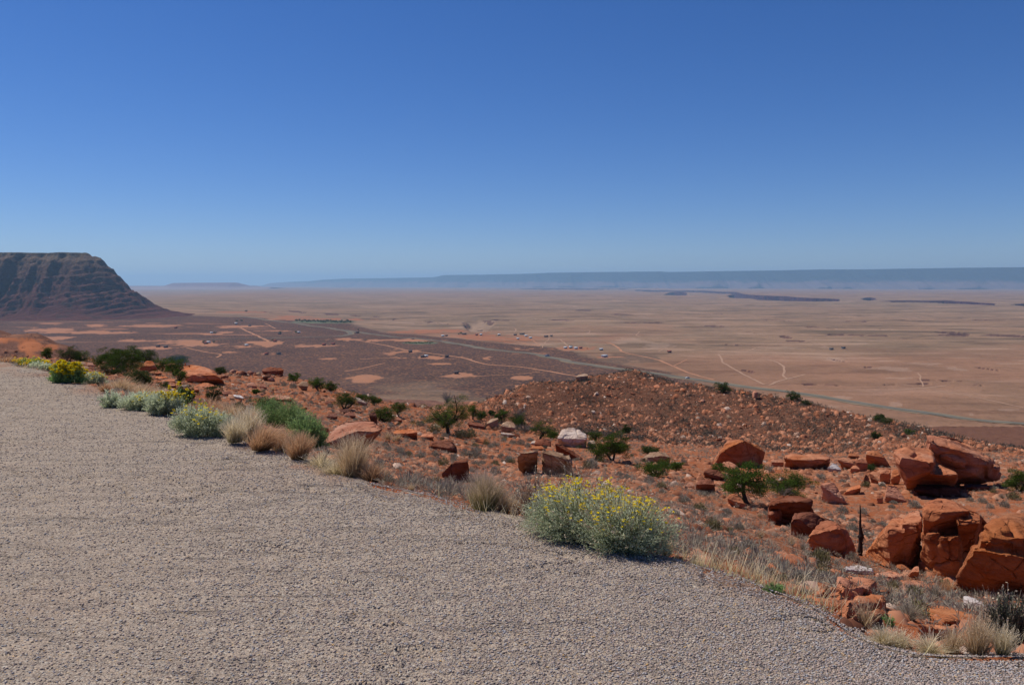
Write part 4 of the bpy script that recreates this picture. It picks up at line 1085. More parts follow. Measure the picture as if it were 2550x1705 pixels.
B("flat reddish rock at the left end of the purple brown rocks", 'F3', [(60, 680), (120, 668)], [(20, 720), (135, 715)], [(30, 748), (130, 750)], 'rpink')
B("sloping red boulder left of the umbrella juniper trunk", 'F3', [(520, 800), (590, 785), (640, 832)], [(482, 850), (600, 900), (715, 925)], [(520, 905), (640, 970), (732, 962)], 'rorange')
B("great orange boulder with its right face in shade behind the umbrella juniper", 'F3', [(510, 195), (640, 181), (860, 263)], [(700, 197), (560, 392), (640, 490), (415, 310)], [(350, 465), (640, 500), (810, 500), (928, 338)], 'rred', depth=1.6, land="the shaded orange boulder", detail=60)
B("smooth rounded red rock in front of the great shaded boulder", 'F3', [(450, 442), (520, 434), (600, 470)], [(420, 500), (500, 535), (640, 530)], [(475, 572), (655, 545)], 'rpink')
B("long low orange boulder right of the great shaded boulder", 'F3', [(1120, 368), (1250, 352), (1500, 356), (1640, 372)], [(1112, 400), (1200, 425), (1450, 425), (1650, 418)], [(1140, 505), (1350, 532), (1550, 508), (1648, 448)], 'rred', land="the long orange boulder", layer=1.0, depth=1.4)
B("small pink rock at the left end of the long orange boulder", 'F3', [(1020, 410), (1110, 405)], [(990, 450), (1130, 450)], [(1000, 500), (1130, 505)], 'rpink')
B("orange boulder with a hollow right of the long orange boulder", 'F3', [(1730, 395), (1850, 390), (1930, 430)], [(1715, 420), (1850, 490), (1920, 465)], [(1790, 520), (1900, 535), (1960, 500)], 'rred', land="the hollow orange boulder")
B("jagged orange rock right of the hollow orange boulder", 'F3', [(1930, 415), (2030, 420)], [(1920, 450), (2075, 460)], [(1950, 560), (2060, 520)], 'rred')
B("small pointed red rock behind the hollow orange boulder", 'F3', [(1850, 342), (1930, 345)], [(1842, 375), (1960, 380)], [(1850, 405), (2000, 412)], 'rred')
B("small rounded orange stone under the jagged orange rock", 'F3', [(1900, 485), (1940, 480)], [(1868, 520), (1980, 525)], [(1880, 572), (1975, 560)], 'rorange')
B("white striped rock left of the hollow orange boulder", 'F3', [(1680, 456), (1720, 460)], [(1610, 510), (1780, 535)], [(1650, 560), (1765, 562)], 'rwhite', layer=2)
B("cubic orange boulder with a rutted front beside the leaning pair", 'F4', [(265, 325), (380, 315), (440, 360)], [(245, 360), (300, 380), (460, 400)], [(258, 460), (360, 488), (540, 505)], 'rred')
B("smooth orange slab boulder on the open slope right of the junipers", 'F3', [(1545, 672), (1690, 666), (1730, 745)], [(1530, 700), (1560, 790), (1650, 850), (1800, 875)], [(1550, 850), (1640, 906), (1835, 915)], 'rorange')
B("layered orange slab slanting down left of the pointed stones", 'F3', [(1880, 720), (1990, 690)], [(1810, 780), (1990, 730)], [(1805, 812), (1900, 810), (1990, 760)], 'rorange', layer=1.5)
B("dark pointed stone standing on the slanting layered slab", 'F3', [(2040, 570), (2070, 600)], [(2015, 650), (2100, 690)], [(2020, 690), (2110, 718)], 'rbrown')
B("leaning red flake right of the dark pointed stone", 'F3', [(2075, 562), (2130, 590)], [(2090, 620), (2180, 660)], [(2130, 700), (2190, 695)], 'rred')
B("overhanging dark brown boulder hollowed on its right side", 'F3', [(990, 842), (1120, 808), (1300, 815), (1440, 850)], [(948, 920), (1100, 895), (1300, 890), (1445, 880)], [(955, 955), (1110, 950), (1440, 925)], 'rbrown', land="the overhanging dark boulder", base=(1050, 1145), depth=0.8)
boulder("dark lower block carrying the overhanging brown boulder", 'F3', [
    dict(t=[(950, 950), (1110, 900)], r=[(943, 1010), (1115, 960)], b=[(965, 1095), (1060, 1145), (1125, 1140)], d=0.7),
    dict(t=[(1100, 930), (1440, 925)], r=[(1110, 1000), (1470, 960)], b=[(1110, 1150), (1300, 1150), (1495, 1030)], d=0.5, o=0.4)], 'rbrown', base=(1080, 1148))
B("purplish smooth boulder in the middle of the dark row of three", 'F3', [(1240, 1002), (1330, 987), (1480, 1002), (1600, 1072)], [(1190, 1085), (1290, 1070), (1450, 1190)], [(1200, 1205), (1300, 1285), (1390, 1302), (1470, 1200)], 'rbrown')
B("flat topped orange boulder with lichen on its right face beside the dead trunk", 'F3', [(1530, 1096), (1620, 1086), (1730, 1120), (1850, 1190)], [(1385, 1262), (1470, 1290), (1650, 1332), (1740, 1400), (1760, 1175)], [(1382, 1342), (1480, 1425), (1700, 1502), (1895, 1505), (1935, 1420)], 'rred', land="the flat topped orange boulder", detail=60)
B("rough orange boulder low on the slope below the flat topped one", 'F5', [(220, 76), (300, 54), (420, 76), (520, 130)], [(180, 148), (205, 195), (400, 195), (570, 195)], [(188, 212), (350, 222), (590, 205)], 'rorange', land="the rough orange boulder", lay=0.08)
# --- leaning pair and trio at right
boulder("huge red slab leaning up against its partner at far right", 'F4', [
    dict(t=[(915, 128), (990, 110), (1220, 140), (1400, 240), (1640, 390), (1780, 510)], r=[(925, 190), (1090, 335), (1250, 450), (1470, 600), (1660, 430)], b=[(1010, 270), (1300, 490), (1600, 700), (1640, 708), (1775, 600)])],
    'rred', base=(1560, 745), depth=1.6, land="the leaning red slab", detail=75, layer=1.1, sink=0.01)
boulder("broad smooth orange boulder propping the leaning slab", 'F4', [
    dict(t=[(560, 312), (760, 250), (980, 293), (1050, 380)], r=[(545, 372), (612, 440), (720, 640), (980, 572), (1010, 450)], b=[(735, 685), (960, 742), (1020, 720)]),
    dict(t=[(980, 400), (1100, 490), (1262, 515)], r=[(960, 580), (1120, 612), (1292, 585)], b=[(960, 742), (1170, 708), (1288, 640)])],
    'rred', base=(900, 840), depth=2.0, land="the broad orange boulder", detail=70, layer=0.25, sink=0.01)
B("dark shaded base rock under the broad orange boulder", 'F4', [(800, 690), (1200, 690)], [(780, 760), (1280, 730)], [(850, 810), (1150, 835), (1350, 835)], 'rdark')  # dark stone colour paints the shadow lying under the boulder
B("shaded footing rock beneath the leaning red slab", 'F4', [(1350, 690), (1600, 690)], [(1330, 730), (1640, 720)], [(1360, 760), (1640, 765)], 'rdark')  # shadow under the slab put into the rock as dark colour
B("small orange block left of the broad orange boulder", 'F4', [(550, 508), (660, 542)], [(528, 640), (600, 688), (672, 560)], [(540, 690), (622, 698)], 'rorange')
B("rounded orange stone left of the small orange block", 'F4', [(430, 515), (535, 512)], [(405, 570), (525, 580)], [(410, 615), (440, 630), (530, 690)], 'rorange')
B("flat faced orange rock with an overhang below the small orange block", 'F4', [(490, 697), (600, 715)], [(472, 830), (620, 855), (700, 880)], [(475, 892), (540, 870), (720, 896)], 'rorange')
B("small orange stone left of the flat faced rock", 'F4', [(390, 792), (430, 795)], [(370, 850), (445, 850)], [(385, 908), (445, 905)], 'rorange')
B("tiny orange stone under the broad orange boulder", 'F4', [(790, 765), (820, 765)], [(780, 800), (835, 805)], [(785, 815), (838, 815)], 'rorange')
boulder("tall red boulder at the left of the big foreground trio", 'F4', [
    dict(t=[(540, 1060), (640, 1050), (720, 1090)], r=[(488, 1165), (600, 1195), (700, 1200)], b=[(466, 1600), (520, 1640), (660, 1640)]),
    dict(t=[(700, 1010), (850, 940), (900, 1040)], r=[(650, 1130), (740, 1180), (895, 1105)], b=[(620, 1560), (700, 1650), (880, 1620)], o=0.12)],
    'rred', base=(640, 1640), depth=1.0, land="the tall left boulder of the trio", detail=80, layer=0.6)
boulder("massive fluted red boulder in the middle of the foreground trio", 'F4', [
    dict(t=[(890, 890), (1040, 822), (1190, 842), (1440, 960)], r=[(895, 1000), (1000, 1100), (1230, 1060), (1420, 985)], b=[(915, 1250), (1100, 1330), (1380, 1200)], o=0.14),
    dict(t=[(1370, 1000), (1470, 970), (1560, 1000), (1630, 1080)], r=[(1262, 1130), (1390, 1090), (1540, 1120)], b=[(1330, 1400), (1400, 1620), (1500, 1300)], o=0.0),
    dict(t=[(1080, 1225), (1240, 1142), (1280, 1160)], r=[(1065, 1290), (1180, 1270), (1310, 1260)], b=[(900, 1650), (1100, 1740), (1300, 1790), (1410, 1500)], o=0.0),
    dict(t=[(920, 1150), (1060, 1090)], r=[(915, 1250), (1080, 1230)], b=[(880, 1600), (1080, 1720)], o=0.08)],
    'rred', base=(1150, 1740), depth=0.9, land="the fluted middle boulder", detail=90, layer=0.3)
boulder("broad cracked red boulder cut by the right picture edge", 'F4', [
    dict(t=[(1650, 1092), (1850, 1002), (2016, 1010), (2220, 1060)], r=[(1530, 1212), (1510, 1310), (1700, 1395), (1740, 1225), (2100, 1330)], b=[(1540, 1400), (1700, 1560), (2250, 1600)], o=0.1),
    dict(t=[(1480, 1340), (1700, 1400), (2000, 1380), (2240, 1400)], r=[(1415, 1440), (1560, 1500), (1850, 1440), (2240, 1560)], b=[(1400, 1590), (1430, 1830), (1800, 1960), (2240, 1975)], o=0.0)],
    'rred', base=(1750, 1960), depth=1.3, land="the broad right edge boulder", detail=90, layer=0.5)
B("thin upright orange stone at the foot of the middle boulder", 'F4', [(950, 1400), (1010, 1395)], [(905, 1480), (1010, 1470)], [(870, 1600), (960, 1660)], 'rred')
B("knobbly orange stone beside the thin upright stone", 'F4', [(1010, 1465), (1060, 1460)], [(1003, 1500), (1070, 1500)], [(1010, 1600), (1080, 1620)], 'rred')
B("jagged orange stone between the middle and right edge boulders", 'G2', [(1640, 100), (1700, 30)], [(1600, 190), (1710, 150)], [(1510, 270), (1600, 330), (1700, 330)], 'rred')
B("lumpy reddish stone leaning on the tall left boulder", 'G2', [(850, 20), (920, 5), (1000, 45)], [(848, 60), (930, 95), (1015, 90)], [(870, 90), (960, 120), (1010, 120)], 'rred', depth=0.25)
B("small orange stones piled right of the lumpy stone", 'G2', [(1060, 50), (1120, 30)], [(1040, 100), (1125, 110)], [(1000, 170), (1120, 190)], 'rorange', depth=0.2)
B("flat grooved slab below the lumpy reddish stone", 'G2', [(600, 110), (760, 78), (880, 95)], [(585, 135), (750, 165), (945, 155)], [(620, 150), (760, 180), (940, 182)], 'rorange', layer=1.2, lay=0.07)
B("dark pyramid stone right of the pale flat slab", 'G2', [(730, 175), (770, 180)], [(640, 210), (800, 220)], [(650, 235), (790, 240)], 'rpink')
B("pale pink flat slab with a dark spot above the stepped orange slab", 'G2', [(250, 30), (440, 18), (590, 60)], [(205, 60), (400, 62), (600, 95)], [(225, 90), (420, 105), (590, 120)], 'rwhite', layer=0.7, land="the pale flat slab", lay=0.05)
boulder("stepped orange slab in layers at the gravel edge", 'F5', [
    dict(t=[(730, 272), (850, 237), (1000, 242), (1120, 300)], r=[(712, 330), (860, 326), (940, 335), (1130, 345)], b=[(712, 362), (860, 360), (1130, 390)], up=0.09),
    dict(t=[(690, 400), (900, 368), (1080, 385)], r=[(545, 474), (700, 452), (880, 436)], b=[(548, 492), (650, 505), (870, 462), (1060, 420)])],
    'rorange', land="the stepped orange slab", layer=1.3, detail=70, lay=0.07)
B("smooth humped orange rock between stepped slab and dry grass", 'F5', [(860, 452), (1000, 410), (1150, 386), (1240, 440)], [(790, 545), (900, 530), (1180, 505)], [(770, 570), (900, 592), (1225, 550)], 'rorange', land="the humped orange rock", layer=0.3, detail=60, lay=0.11)
B("low broken orange rock half buried below the humped rock", 'F5', [(960, 570), (1180, 535)], [(900, 610), (1100, 590), (1215, 590)], [(900, 640), (1050, 655), (1210, 640)], 'rorange', layer=0.8, lay=0.07)
B("small pink wedge stone left of the reddish soil bank", 'G2', [(910, 240), (1000, 285)], [(885, 265), (1010, 320)], [(935, 350), (1010, 330)], 'rpink', lay=0.07)
B("orange rock ledge in the soil above the straw grass", 'G2', [(960, 200), (1150, 205), (1240, 250)], [(910, 225), (1100, 262), (1290, 300)], [(920, 235), (1100, 290), (1300, 345)], 'rorange', layer=0.7, lay=0.07)
B("white oblong stone below the right edge boulder", 'G2', [(1640, 385), (1760, 400), (1880, 455)], [(1635, 420), (1750, 450), (1890, 490)], [(1650, 450), (1760, 490), (1880, 505)], 'rwhite', depth=0.2, land="the white oblong stone", lay=0.08)
B("reddish ledge showing through the straw grass", 'G2', [(1120, 695), (1300, 690), (1560, 720)], [(1105, 730), (1300, 760), (1560, 780)], [(1200, 790), (1360, 830), (1560, 830)], 'rorange', layer=1.0, depth=0.3, lay=0.07)
B("broad low red sandstone shelf left of the dark twiggy bush", 'G2', [(1060, 455), (1400, 470), (1800, 560)], [(1200, 560), (1500, 640), (1900, 640)], [(1250, 650), (1600, 720), (1900, 700)], 'rred', layer=0.5, depth=0.6, lay=0.06)
B("red stone at the foot of the dark twiggy bush", 'G2', [(2060, 620), (2160, 640)], [(2050, 680), (2195, 700)], [(2100, 750), (2190, 740)], 'rred')
B("crest boulder, tan with a ridge, alone on the left shoulder of the knoll", 'C3', [(800, 980), (850, 970), (885, 972)], [(778, 995), (810, 1010), (888, 990)], [(790, 1028), (830, 1038), (880, 1015)], 'rtan', land="the lone tan crest boulder", depth=1.2)

# generic rock shapes, shared by the scattered rocks
def rock_variant(k, flat=0.7, n=16, det=13):
    rg = random.Random(900 + k)
    P = []
    for _ in range(n):
        v = Vector([rg.gauss(0, 1) for _ in range(3)]).normalized() * rg.uniform(0.75, 1.05)
        P.append((v.x * 0.5, v.y * 0.42, v.z * 0.5 * flat))
    V, Fc = hull(P)
    A = np.array([tuple(v) for v in V]); A[:, 2] = np.maximum(A[:, 2], -0.28 * flat)
    V2, Fc = hull([tuple(a) for a in A])
    A = np.array([tuple(v) for v in V2])
    P, Q, N = remesh(A, Fc, 1.0 / det, 1)
    P = rough(P, N, 1.0, k, 1.0, 0.5 if k % 2 else 1.2)
    P[:, 2] += 0.22 * flat
    return P, Q
RV = [rock_variant(k, [0.75, 0.55, 0.9, 0.4, 0.65, 1.0][k % 6]) for k in range(12)]
RM = {}
def rock_mesh(k, mat):
    if (k, mat) not in RM: RM[(k, mat)] = mk_mesh("rock", RV[k][0], RV[k][1], M[mat], None, True)
    return RM[(k, mat)]
COLN = dict(rred='red', rorange='orange', rpink='pinkish', rbrown='dark brown', rtan='tan', rpale='pale', rwhite='whitish', rdark='blackish')
def where(px, py, Y=None):
    L = sorted(LAND, key=lambda l: math.hypot(px - l[0], 2.0 * (py - l[1])))[0]
    dx, dy = px - L[0], py - L[1]
    a = abs(dx); far = math.hypot(dx, 2 * dy) > 130
    if a > 1.6 * abs(dy): s = ("well " if far else "just ") + ("left of " if dx < 0 else "right of ")
    else: s = ("far " if far else "close ") + ("beyond " if dy < 0 else "below ")
    return s + L[2]
LAND += [(1800, 975, "the knoll crest shrub"), (1575, 1080, "the knoll foot bush"), (1977, 958, "the right crest bush"), (2182, 1092, "the lone face bush"), (2190, 1050, "the far crest bush"),
         (1360, 1135, "the knoll's left foot"), (560, 1090, "the silver edge bushes"), (780, 1120, "the cream grass")]
def alt_labels(base, px, py):
    L = sorted(LAND, key=lambda l: math.hypot(px - l[0], 2.0 * (py - l[1])))[1:14]
    return [base + " towards " + l[2] for l in L if len((base + " towards " + l[2]).split()) <= 16] or [base + " on soil"]
USED = {}
def uniq(label_opts):
    for l in label_opts:
        if l not in USED:
            USED[l] = 1; return l
    l = label_opts[-1]; USED[l] = USED.get(l, 0) + 1
    return l
POSW = ["", " nearest the gravel", " on bare soil", " beside grey shrubs", " among pebbles"]
def place_rock(px, py, w, rg, group, mat=None, asp=1.0, name="rock", ymin=None):
    p = hit(px, py, ymin)
    if p.z >= 0 or p.y > 160: return None
    size = w / F * p.y * 1.1
    mat = mat or rg.choices(['rorange', 'rred', 'rpink', 'rbrown', 'rtan', 'rpale'], [6, 5, 5, 5, 1, .4])[0]
    o = obj(name, rock_mesh(rg.randrange(12), mat), None, (p.x, p.y, p.z - 0.04 * size))
    s = size
    o.scale = (s * rg.uniform(0.9, 1.2), s * rg.uniform(0.8, 1.15), s * rg.uniform(0.8, 1.15) * asp)
    o.rotation_euler = (rg.uniform(-.2, .2), rg.uniform(-.25, .25), rg.uniform(0, 6.28))
    shape = "squat" if asp < 0.75 else ("blocky" if asp > 1.05 else "angular")
    szw = "fist sized" if size < 0.2 else ("small" if size < 0.45 else ("medium" if size < 0.9 else "large"))
    base = f"{szw} {shape} {COLN[mat]} rock {where(px, py)}"
    tag(o, uniq([base, *alt_labels(base, px, py)]), "rock", group)
    return o
rg = random.Random(11)
# knoll rocks: explicit ones seen in the photograph, then scattered
for (x, y, w, m) in [(1320, 1010, 42, 'rbrown'), (1460, 1075, 100, 'rorange'), (1410, 1080, 50, 'rorange'), (1165, 1110, 40, 'rorange'), (1260, 1135, 70, 'rbrown'), (920, 1055, 40, 'rorange'), (930, 1195, 36, 'rorange'),
                     (995, 1330, 50, 'rorange'), (1185, 1280, 45, 'rpink'), (855, 1315, 50, 'rorange'), (1630, 1038, 60, 'rtan'), (1740, 1150, 40, 'rdark'), (1550, 1175, 50, 'rbrown'), (1500, 1185, 40, 'rbrown'), (1840, 1200, 60, 'rpink'),
                     (1775, 1245, 55, 'rorange'), (1910, 1280, 65, 'rorange'), (1970, 1265, 50, 'rorange'), (2060, 1330, 70, 'rtan'), (2175, 1250, 60, 'rbrown'), (2225, 1245, 50, 'rorange'), (1855, 1465, 60, 'rtan'), (2180, 1130, 80, 'rorange'),
                     (2280, 1170, 110, 'rorange'), (1135, 1000, 50, 'rpale'), (1410, 1005, 55, 'rpale'), (1240, 1020, 50, 'rorange'), (660, 1215, 65, 'rtan'), (715, 1210, 35, 'rorange'), (340, 1250, 35, 'rbrown'), (300, 1145, 40, 'rorange'),
                     (345, 1140, 30, 'rorange'), (1090, 1090, 50, 'rorange'), (1600, 1320, 40, 'rbrown'), (1420, 1310, 40, 'rbrown'), (1935, 1500, 55, 'rorange'), (2150, 1420, 60, 'rpink'), (1900, 1400, 36, 'rbrown'), (1275, 1370, 34, 'rbrown'),
                     (1085, 1240, 60, 'rorange'), (1140, 1310, 45, 'rorange'), (290, 1200, 30, 'rorange'), (1055, 1150, 60, 'rbrown'), (1120, 1170, 40, 'rorange'), (830, 1105, 30, 'rorange'), (785, 1095, 30, 'rorange'), (1065, 1080, 60, 'rorange'),
                     (1630, 1110, 60, 'rorange'), (1690, 1105, 40, 'rbrown'), (1990, 1120, 50, 'rpink'), (2110, 1100, 60, 'rtan'), (2300, 1260, 60, 'rbrown')]:
    px, py = cp('C3', x, y)
    place_rock(px, py + 2, w / 3.35, rg, "rocks strewn over the rubble knoll", m, rg.uniform(0.5, 0.85), ymin=60)
n = 0
while n < 112:
    px = rg.uniform(1190, 2330); top = np.interp(px, [1190, 1270, 1300, 1380, 1500, 1560, 1700, 1850, 2003, 2121, 2226, 2330], [1010, 975, 966, 951, 932, 930, 956, 976, 1005, 1028, 1057, 1108])
    py = top + 2 + (rg.random() ** (1.6 if px < 1750 else 1.0)) * (1115 - top) * 0.97
    w = rg.choice([5, 6, 7, 8, 9, 11, 14, 19])
    if place_rock(px, py, w, rg, "rocks strewn over the rubble knoll", None, rg.uniform(0.55, 1.1), ymin=58): n += 1

# crest outcrop pile and rocks across the near slope
def region_rocks(n, x0, x1, yf, group, ws, mats=None, ymin=None):
    k = 0; tries = 0
    while k < n and tries < n * 6:
        tries += 1
        px = rg.uniform(x0, x1); a, b = yf(px); py = rg.uniform(a, b)
        if any(t[0] + 2 < px < t[1] - 2 and t[2] + 4 < py < t[3] - 2 for t in TAKEN): continue
        w = rg.choice(ws)
        m = rg.choice(mats) if mats else None
        if place_rock(px, py, w, rg, group, m, rg.uniform(0.45, 1.0), ymin=ymin): k += 1
region_rocks(38, 555, 735, lambda x: (np.interp(x, [555, 640, 680, 735], [926, 920, 918, 940]), np.interp(x, [555, 735], [945, 952])), "broken rocks of the crest outcrop", [12, 15, 18, 24, 30], ['rpink', 'rbrown', 'rtan', 'rbrown', 'rorange'], ymin=45)
region_rocks(30, 420, 1000, lambda x: (np.interp(x, [420, 600, 1000], [935, 945, 990]), np.interp(x, [420, 560, 700, 1000], [985, 1010, 1050, 1120])), "rocks on the left part of the slope", [10, 13, 17, 22, 30], None)
region_rocks(24, 980, 1700, lambda x: (np.interp(x, [980, 1700], [1060, 1120]), np.interp(x, [980, 1300, 1700], [1190, 1230, 1330])), "rocks on the middle of the slope", [9, 12, 16, 22], None)
region_rocks(40, 1650, 2550, lambda x: (np.interp(x, [1650, 2550], [1135, 1180]), np.interp(x, [1650, 2100, 2550], [1380, 1520, 1540])), "rocks on the right part of the slope", [6, 8, 11, 15, 22], ['rorange', 'rred', 'rpink', 'rorange', 'rbrown', 'rpale'])

# rubble that nobody could count
def scatter_mesh(name, label, cat, px_rng, n, sizes, mat, keep, seed, flat=0.7):
    r = np.random.default_rng(seed)
    u = r.uniform(*px_rng, n); v = r.uniform(math.log(3.2), math.log(150), n)
    y = np.exp(v); x = u * y
    k = keep(u, v, x, y, r); x, y = x[k], y[k]; n = len(x)
    z = H(x, y)
    s = (sizes[0] + (sizes[1] - sizes[0]) * r.random(n) ** 3) * np.clip(0.25 + y / 40, 0, 1)
    base = np.array([[1, 0, 0], [.5, .87, 0], [-.5, .87, 0], [-1, 0, 0], [-.5, -.87, 0], [.5, -.87, 0], [.4, .3, 1], [-.5, 0, .9], [.2, -.5, 1.0]])
    fc = [[0, 1, 6], [1, 2, 6], [2, 7, 6], [2, 3, 7], [3, 4, 7], [4, 8, 7], [4, 5, 8], [5, 0, 8], [0, 6, 8], [6, 7, 8]]
    P = base[None] * (0.6 + 0.6 * r.random((n, 9, 1)))
    a = r.uniform(0, 6.28, n); c, sn = np.cos(a)[:, None], np.sin(a)[:, None]
    X = P[..., 0] * c - P[..., 1] * sn * 0.7; Yy = P[..., 0] * sn + P[..., 1] * c * 0.7
    V = np.stack([X * s[:, None] + x[:, None], Yy * s[:, None] + y[:, None], (P[..., 2] * flat - 0.15) * s[:, None] + z[:, None]], -1).reshape(-1, 3)
    Fc = (np.array(fc)[None] + (np.arange(n) * 9)[:, None, None]).reshape(-1, 3)
    me = mk_mesh(name, V, Fc, mat, dict(v=np.repeat(r.random(n), 9)))
    return tag(obj(name, me), label, cat, kind="stuff")
def mat_rub(k=1.0):
    t = NT("rubble_mat")
    return t.out(t.ramp(t.attr("v"), [(0, (0.13 * k, 0.055 * k, 0.035 * k, 1)), (0.3, (0.27 * k, 0.105 * k, 0.055 * k, 1)), (0.6, (0.42 * k, 0.175 * k, 0.095 * k, 1)), (0.95, (0.40 * k, 0.20 * k, 0.12 * k, 1)), (1, (0.56 * k, 0.43 * k, 0.34 * k, 1))]))
M['rubble'] = mat_rub(); M['rubble2'] = mat_rub(1.0); M['rubble3'] = mat_rub(0.95)
def k_knoll(u, v, x, y, r):
    return (y > 60) & (u > -0.04) & (y < 125)
scatter_mesh("knoll_rubble", "loose red rubble covering the knoll", "rubble", (-0.05, 0.75), 42000, (0.09, 0.50), M['rubble2'], k_knoll, 3)
def k_near(u, v, x, y, r):
    d = fbm2(x, y, 5, 3, 55)
    return (v > edge_v(u) + 0.03) & (r.random(len(u)) < np.clip(0.5 + 1.6 * d, 0.06, 1)) & (y < 90)
scatter_mesh("slope_rubble", "scattered red and pale stone chips on the slope", "rubble", (-0.72, 0.72), 60000, (0.055, 0.32), M['rubble3'], k_near, 4, 0.5)
def k_tal(u, v, x, y, r): return (y > 80) & (u < 0.02)
scatter_mesh("talus_rubble", "dark talus blocks on the drop beyond the slope rim", "rubble", (-0.72, 0.03), 14000, (0.15, 0.75), M['rubble'], k_tal, 5)

# ------------------------------------------------------------------ plants
def tube(P, Rr, sides=6):
    P = np.asarray(P, float); n = len(P)
    T = np.gradient(P, axis=0); T /= np.linalg.norm(T, axis=1)[:, None] + 1e-9
    ref = np.where(np.abs(T[:, 2:3]) > 0.9, np.array([[1.0, 0, 0]]), np.array([[0, 0, 1.0]]))
    A = np.cross(T, ref); A /= np.linalg.norm(A, axis=1)[:, None] + 1e-9; Bv = np.cross(T, A)
    th = np.linspace(0, 2 * np.pi, sides, endpoint=False)
    V = P[:, None] + (A[:, None] * np.cos(th)[None, :, None] + Bv[:, None] * np.sin(th)[None, :, None]) * np.asarray(Rr)[:, None, None]
    V = V.reshape(-1, 3)
    Fc = []
    for i in range(n - 1):
        for j in range(sides):
            k = (j + 1) % sides
            Fc.append((i * sides + j, i * sides + k, (i + 1) * sides + k, (i + 1) * sides + j))
    return V, np.array(Fc)
class MB:
    def __init__(s): s.V, s.F, s.n = [], [], 0
    def add(s, V, Fc): s.V.append(V); s.F.append(Fc + s.n); s.n += len(V)
    def mesh(s, name, mat, smooth_=True): return mk_mesh(name, np.vstack(s.V), np.vstack(s.F), mat, None, smooth_)

def leaves(C, L, Wd, D, r, jit=0.8):
    """quads at C along direction D"""
    n = len(C)
    D = D + jit * r.normal(size=(n, 3)); D /= np.linalg.norm(D, axis=1)[:, None] + 1e-9
    S = np.cross(D, r.normal(size=(n, 3))); S /= np.linalg.norm(S, axis=1)[:, None] + 1e-9
    L = np.broadcast_to(L, (n,))[:, None]; Wd = np.broadcast_to(Wd, (n,))[:, None]
    V = np.stack([C - S * Wd * .5, C + D * L * .5 - S * Wd * 0.5 * 0 + S * Wd * .5, C + D * L, C + D * L * .5 - S * Wd * .5 * 1.0], 1)
    V[:, 0] = C
    return V.reshape(-1, 3), np.arange(n * 4).reshape(-1, 4)

def juniper(px, py, w, h, label, group=None, seed=0, bare=0.12, mat='jun', dens=1.0, trunk=0.35, ymin=None, name="juniper_tree", cat="tree", sparse=0.0, Y0=None, cone=False):
    p = hit(px, py, ymin)
    Y = p.y; W = w / F * Y * 1.28; Hh = h / F * Y * 1.22
    r = np.random.default_rng(seed + 100); rr = random.Random(seed)
    root = empty(name, (p.x, p.y, p.z - 0.03))
    tag(root, label, cat, group)
    mb = MB(); cl = []
    nst = rr.choice([1, 2, 2, 3]) if trunk < 0.5 else 1
    fork = Hh * trunk
    lean = rr.uniform(-0.15, 0.15)
    for s in range(nst):
        a0 = rr.uniform(0, 6.28)
        top = np.array([lean * W + 0.10 * W * math.cos(a0) * nst, 0.1 * W * math.sin(a0) * nst, fork])
        P = [np.zeros(3), top * 0.5 + r.normal(size=3) * 0.03 * W, top]
        tr = 0.035 * max(W, Hh) * (1.3 if nst == 1 else 1)
        P = spline3(P); mb.add(*tube(P, np.linspace(tr, tr * 0.7, len(P)), 7))
        nb = int(10 * max(1, dens ** 0.5)) // nst + 2
        for b in range(nb):
            a = a0 + b * 2.4 + rr.uniform(-.4, .4)
            zz = rr.uniform(0.18 if not cone else 0.1, 0.92) ** 0.9
            if cone: rad = 0.40 * W * (1 - zz) ** 0.8 + 0.05 * W
            else: rad = 0.40 * W * math.sqrt(max(0.05, 1 - (1.25 * (zz - 0.42)) ** 2)) * rr.uniform(0.55, 1.0)
            end = np.array([math.cos(a) * rad, math.sin(a) * rad * 0.8, Hh * zz * 0.93])
            mid = top * 0.45 + end * 0.45 + r.normal(size=3) * 0.06 * W
            Q = spline3([top * 0.85, mid, end])
            mb.add(*tube(Q, np.linspace(tr * 0.45, tr * 0.10, len(Q)), 5))
            for t in range(5):
                st = Q[int(len(Q) * rr.uniform(0.4, 0.9))]
                e2 = st + (end - st) * 0.3 + r.normal(size=3) * 0.15 * W * np.array([1, .8, .6])
                e2[2] = min(max(e2[2], 0.1 * Hh), Hh * 0.97)
                Q2 = spline3([st, (st + e2) / 2 + r.normal(size=3) * 0.03 * W, e2]); mb.add(*tube(Q2, np.linspace(tr * 0.16, tr * 0.05, len(Q2)), 4))
                if rr.random() > bare: cl.append((e2, 0.105 * W * rr.uniform(0.6, 1.25)))
            if rr.random() > bare: cl.append((end, 0.13 * W * rr.uniform(0.7, 1.3)))
    obj("trunk", mb.mesh("trunk", M['bark']), root)
    pxm = Y / F * 2.49                       # one rendered pixel in metres at this distance
    ls = max(0.035, 0.75 * pxm)
    Cs, Ds = [], []
    for c, rad in cl:
        n = int(np.clip(dens * 6.6 * (rad / ls) ** 2, 40, 1500) * (1 - sparse))
        d = r.normal(size=(n, 3)); d /= np.linalg.norm(d, axis=1)[:, None]
        q = d * (rad * r.random(n) ** 0.42)[:, None] * np.array([1.1, 1.0, 0.62])
        Cs.append(c + q); Ds.append(d * 0.8 + np.array([0, 0, 0.45]))
    C = np.vstack(Cs); D = np.vstack(Ds)
    C[:, 2] = np.maximum(C[:, 2], 0.03)
    V, Q = leaves(C, ls * r.uniform(0.7, 1.3, len(C)), ls * 0.55, D, r, 0.5)
    cv = np.repeat(np.clip(0.5 + 0.6 * fbm3(C, 0.16 * W, 2, seed) + 0.25 * r.normal(size=len(C)), 0, 1), 4)
    obj("foliage", mk_mesh("foliage", V, Q, M[mat], dict(v=cv)), root)
    return root

